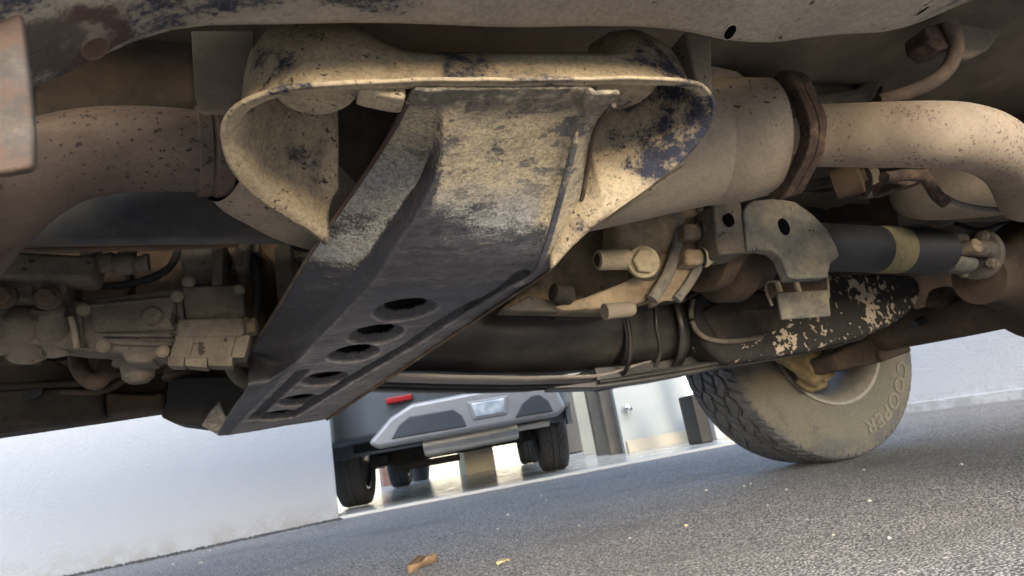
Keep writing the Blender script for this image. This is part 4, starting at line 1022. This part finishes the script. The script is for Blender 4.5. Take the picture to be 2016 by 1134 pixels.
# ------------------------------------------------------------------ wheels
def tyre_mat():
    s = N('muddy_tyre'); X, Y, Z = s.xyz()
    n = s.node('ShaderNodeVectorMath', operation='LENGTH'); 
    cx = s.node('ShaderNodeCombineXYZ'); s.set(cx.inputs[0], X); s.set(cx.inputs[2], Z); s.set(n.inputs[0], cx.outputs[0]); rad = n.outputs['Value']
    big = s.noise(9, 8, .7); mid = s.noise(28, 6, .7); fine = s.noise(200, 4, .7)
    m_ = s.ramp(s.math('ADD', s.math('MULTIPLY', big, .6), s.math('MULTIPLY', mid, .4)),   .30, .46)
    side = s.ramp(s.math('ABSOLUTE', Y), .1085, .114)
    m_ = s.math('MULTIPLY', m_, side)
    worn = s.math('MULTIPLY', s.ramp(rad, .30, .345), s.ramp(s.noise(14, 7, .7), .44, .56)); m_ = s.math('MULTIPLY', m_, s.math('SUBTRACT', 1, s.math('MULTIPLY', worn, .8)))
    rings = s.math('SINE', s.math('MULTIPLY', rad, 900.0))
    c = s.mix(s.ramp(mid, .3, .7), (.07, .069, .072), (.12, .118, .122))
    c = s.mix(m_, c, s.mix(mid, (.135, .124, .098), (.20, .182, .14)))
    c = s.mix(s.ramp(fine, .35, .7, 0, .3), c, (.03, .03, .03))
    return s.fin(c, .88, s.bump(s.math('ADD', s.math('ADD', mid, fine), s.math('MULTIPLY', s.math('MULTIPLY', rings, side), .12)), .35, .002))
M['tyre'] = tyre_mat()
M['letters'] = grime('dusty_tyre_letters', (.19, .178, .14), (.26, .24, .19), cover=.55, scale=20, soft=.2, grain=.2)
M['rim'] = grime('dull_alloy_rim', (.24, .22, .19), (.36, .31, .23), cover=.40, scale=9, soft=.25, grain=.15, brough=.5)
def tread_drop(q, wv):
    """depth of the tread pattern at angle q, offset wv from the centre line"""
    pit = 2*math.pi/34; u = q/pit
    tri = lambda t: abs((t % 1)*2-1)*2-1
    d = 0
    for i, w0 in enumerate((-.066, -.023, .023, .066)):
        zz = w0+.0085*tri(u+.27*i)+.004*tri(u*2+.4*i)
        if abs(wv-zz) < .0042: d = .0115
    lane = 0 if wv < -.066 else 1 if wv < -.023 else 2 if wv < .023 else 3 if wv < .066 else 4
    sl = (1.6, -2.6, 2.2, -2.6, 1.6)[lane]
    ph = (u+wv*sl*6+.37*lane) % 1.0
    if min(ph, 1-ph) < .042: d = max(d, .0105)
    ph = (u+wv*sl*6+.37*lane+.5) % 1.0
    if lane in (0, 4):
        if min(ph, 1-ph) < .04 and abs(wv) > .088: d = max(d, .008)
    elif min(ph, 1-ph) < .020: d = max(d, .004)
    return d
prof_in = [(.095, .205), (.120, .212), (.126, .225), (.131, .245), (.134, .268), (.1335, .290), (.130, .315), (.125, .338), (.1195, .354), (.115, .364), (.110, .3715)]
def side_y(r):
    for (a0, r0), (a1, r1) in zip(prof_in, prof_in[1:]):
        if r0 <= r <= r1: return a0+(a1-a0)*(r-r0)/(r1-r0)
    return prof_in[-1][0]
def make_wheel(parent, loc, flip):
    wl = bpy.data.objects.new('wheel', None); COL.objects.link(wl); wl.parent = parent
    wl.matrix_parent_inverse = world_of(parent).inverted(); wl.location = loc; wl.rotation_euler = (0, 0, math.pi if flip else 0)
    return wl
w0 = make_wheel(VEH, (XW, YW+.125, RWH), False)
NA, NT = 1080, 70
prof = [(-t, r, 0) for t, r in prof_in] + [(-.1075+.215*i/NT, .3755+.0095*(1-(abs(-.1075+.215*i/NT)/.1075)**4), 1) for i in range(NT+1)] + [(t, r, 0) for t, r in prof_in[::-1]]
V = []; F = []; m_ = len(prof)
for j in range(NA):
    q = 2*math.pi*j/NA; c, s_ = math.cos(q), math.sin(q)
    pit = 2*math.pi/40
    notch = .006 if (q/pit*1.0+.13) % .5 < .14 else 0
    for t, r, tr in prof:
        if tr: r -= tread_drop(q, t)
        elif r > .36: r -= notch*.6; t *= (1-notch*.8)
        V.append((r*c, t, r*s_))
for j in range(NA):
    j2 = (j+1) % NA
    for i in range(m_-1): F.append((j*m_+i, j*m_+i+1, j2*m_+i+1, j2*m_+i))
tyre = obj('tyre', V, F, M['tyre'], w0, local=True, ang=35)
rimp = [(-.112, .208), (-.122, .217), (-.126, .2225), (-.130, .222), (-.129, .213), (-.118, .203), (-.100, .192), (-.05, .182), (.02, .178), (.06, .186), (.100, .198), (.118, .206), (.128, .221), (.124, .224), (.11, .212), (.0, .19)]
rim = lathe('rim', (0, 0, 0), (0, 1, 0), rimp, M['rim'], w0, n=96, closed=True, local=True)
V = []; F = []
for i in range(6):
    q0 = 2*math.pi*i/6
    b_ = len(V)
    for rr_, hw, yy in ((.045, .028, .055), (.10, .030, .050), (.182, .052, .045)):
        for sg in (-1, 1):
            for dy in (0, .022):
                V.append(Vector((rr_*math.cos(q0)-sg*hw*math.sin(q0), yy+dy, rr_*math.sin(q0)+sg*hw*math.cos(q0))))
    for k_ in (0, 4):
        F += [tuple(b_+k_+i_ for i_ in f) for f in ((0, 4, 5, 1), (2, 3, 7, 6), (0, 2, 6, 4), (1, 5, 7, 3))]
    F += [(b_, b_+1, b_+3, b_+2), (b_+8, b_+10, b_+11, b_+9)]
spk = obj('spokes', V, F, M['rim'], w0, local=True, bevel=.006)
hubp = lathe('brake_disc', (0, 0, 0), (0, 1, 0), [(-.06, .05), (-.055, .07), (-.03, .075), (-.028, .142), (-.010, .142), (-.006, .08), (.06, .075), (.062, .03)], M['axle'], w0, n=56, local=True)
# raised lettering on the sidewall that faces inwards
cu = bpy.data.curves.new('letters', 'FONT'); cu.body = 'COOPER'; cu.size = 1; cu.space_character = 1.12
cu.offset = .018
to = bpy.data.objects.new('letters', cu); COL.objects.link(to)
bpy.context.view_layer.update()
tm = bpy.data.meshes.new_from_object(to.evaluated_get(bpy.context.evaluated_depsgraph_get()))
bpy.data.objects.remove(to)
bm = bmesh.new(); bm.from_mesh(tm)
bmesh.ops.triangulate(bm, faces=bm.faces)
for it in range(3): bmesh.ops.subdivide_edges(bm, edges=[e for e in bm.edges if e.calc_length() > .12], cuts=1, use_grid_fill=True)
xs_ = [v.co.x for v in bm.verts]; x0, x1 = min(xs_), max(xs_)
LH = .044; span = R(58); r0 = .284
top = []
for v in bm.verts:
    q = R(-24)-(v.co.x-x0)/(x1-x0)*span; r = r0+v.co.y/.70*LH
    v.co = Vector((r*math.cos(q), -side_y(r)-.0014, r*math.sin(q)))
bmesh.ops.recalc_face_normals(bm, faces=bm.faces)
lm = bpy.data.meshes.new('raised_letters'); bm.to_mesh(lm); bm.free(); lm.materials.append(M['letters'])
lt = bpy.data.objects.new('raised_letters', lm); COL.objects.link(lt); lt.parent = w0
md = lt.modifiers.new('s', 'SOLIDIFY'); md.thickness = .0018; md.offset = 0
for loc, fl_ in (((XW, 2*YC-YW-.125, RWH), True), ((-1.40, YW+.125, RWH), False), ((-1.40, 2*YC-YW-.125, RWH), True)):
    wc = make_wheel(VEH, loc, fl_)
    for o in (tyre, rim, spk, hubp):
        c = o.copy(); COL.objects.link(c); c.parent = wc

# ------------------------------------------------------------------ small things on the ground
def leaf(name, x, y, L, rz, mat, label, curl=.3):
    p = G(x, y); V = []; F = []; nn = 12
    for i in range(nn+1):
        t = i/nn; wd = L*.30*math.sin(math.pi*min(1, t*1.02)**.8)+.0004
        for j in range(5):
            s_ = (j-2)/2
            V.append(Vector(((t-.5)*L, s_*wd*(1+.25*noise.noise(Vector((i*.9, j*1.3, x)))), .004+abs(s_)**1.5*L*curl*.5+L*.12*math.sin(t*5+x)*.5+L*.10*noise.noise(Vector((i*.4, j*.5, y))))))
    for i in range(nn):
        for j in range(4): F.append((i*5+j, i*5+j+1, i*5+6+j, i*5+5+j))
    zm = min(v.z for v in V)
    Mx = Matrix.Rotation(rz, 3, 'Z'); V = [p+Mx @ (v-Vector((0, 0, zm-.002))) for v in V]
    o = obj(name, V, F, mat, None, solid=.0008); tag(o, label, 'leaf'); return o
leaf('dead_leaf', 834, 1124, .07, .3, M['leaf'], 'curled orange brown dead leaf lying on the open asphalt', .5)
leaf('dead_leaf', 992, 1111, .035, .5, M['leaf2'], 'small pale yellow leaf scrap near the large brown leaf', .2)
leaf('dead_leaf', 186, 1121, .06, .1, M['leaf'], 'reddish dead leaf at the foot of the white wall', .3)
def pebble(x, y, r, mat, k_):
    p = G(x, y); bm = bmesh.new(); bmesh.ops.create_icosphere(bm, subdivisions=2, radius=r)
    for v in bm.verts:
        v.co *= 1+.35*noise.noise(v.co/r*.9+Vector((k_*3.1, 0, 0))); v.co.z *= .62
    zm = min(v.co.z for v in bm.verts)
    for v in bm.verts: v.co += Vector((p.x, p.y, -zm-.001))
    me = bpy.data.meshes.new('pebble'); bm.to_mesh(me); bm.free(); me.materials.append(mat)
    o = bpy.data.objects.new('pebble', me); COL.objects.link(o)
    if k_ == 7: tag(o, 'small yellow crumb lying on the asphalt in front of the rear tyre', 'crumb')
    else: tag(o, 'small pale stone lying loose on the asphalt', 'stone', 'small pale stones scattered on the asphalt')
for k_, (x, y, r) in enumerate(((396, 1110, .010), (413, 1085, .008), (340, 1112, .007), (1000, 1014, .006), (1076, 985, .005), (1066, 977, .006), (1712, 988, .0065), (1350, 1036, .006), (1893, 916, .006), (1511, 996, .004), (1700, 926, .005), (1478, 953, .005), (1465, 958, .005), (1390, 966, .006), (1548, 965, .005), (1640, 1054, .004), (1750, 1060, .004), (1240, 1060, .004), (980, 1042, .004), (1140, 1035, .004))):
    pebble(x, y, r*.72, M['stone'] if k_ != 7 else M['leaf2'], k_)
# loose gravel along the foot of the white wall
V = []; F = []
ico = bmesh.new(); bmesh.ops.create_icosphere(ico, subdivisions=1, radius=1); iv = [v.co.copy() for v in ico.verts]; itf = [[v.index for v in f.verts] for f in ico.faces]; ico.free()
for i in range(1500):
    t = random.uniform(-.6, (B-A).length); d = abs(random.gauss(0, .05))
    c = A+ex*t-en*(d+.002); r = random.uniform(.003, .009)*(1 if d < .06 else .6)
    b_ = len(V); rr_ = [random.uniform(.7, 1.2) for _ in range(3)]
    V += [Vector((c.x, c.y, r*.4))+Vector((v.x*r*rr_[0], v.y*r*rr_[1], v.z*r*.8*rr_[2])) for v in iv]; F += [tuple(b_+q for q in f) for f in itf]
me = bpy.data.meshes.new('gravel'); me.from_pydata(V, [], F); me.materials.append(M['stoned'])
go = bpy.data.objects.new('gravel', me); COL.objects.link(go); tag(go, 'loose dark gravel along the foot of the white wall', 'gravel', kind='stuff')
def weed(x, y, h, nb, label):
    p = G(x, y); V = []; F = []
    for i in range(nb):
        q = random.uniform(0, 6.28); l = h*random.uniform(.5, 1); d = Vector((math.cos(q), math.sin(q), 0)); s_ = Vector((-d.y, d.x, 0))*.0022; b_ = len(V)
        for k_ in range(4):
            t = k_/3; c = p+d*(l*.7*t*t)+Vector((0, 0, l*(t-.3*t*t))); V += [c-s_*(1-t*.9), c+s_*(1-t*.9)]
        F += [(b_+2*k_, b_+2*k_+1, b_+2*k_+3, b_+2*k_+2) for k_ in range(3)]
    o = obj('weed', V, F, M['weed'], None); tag(o, label, 'weed')
weed(118, 1131, .03, 24, 'tuft of green weed beside the reddish leaf at the wall'); weed(528, 1051, .022, 16, 'tiny green weed at the wall foot towards the garage')
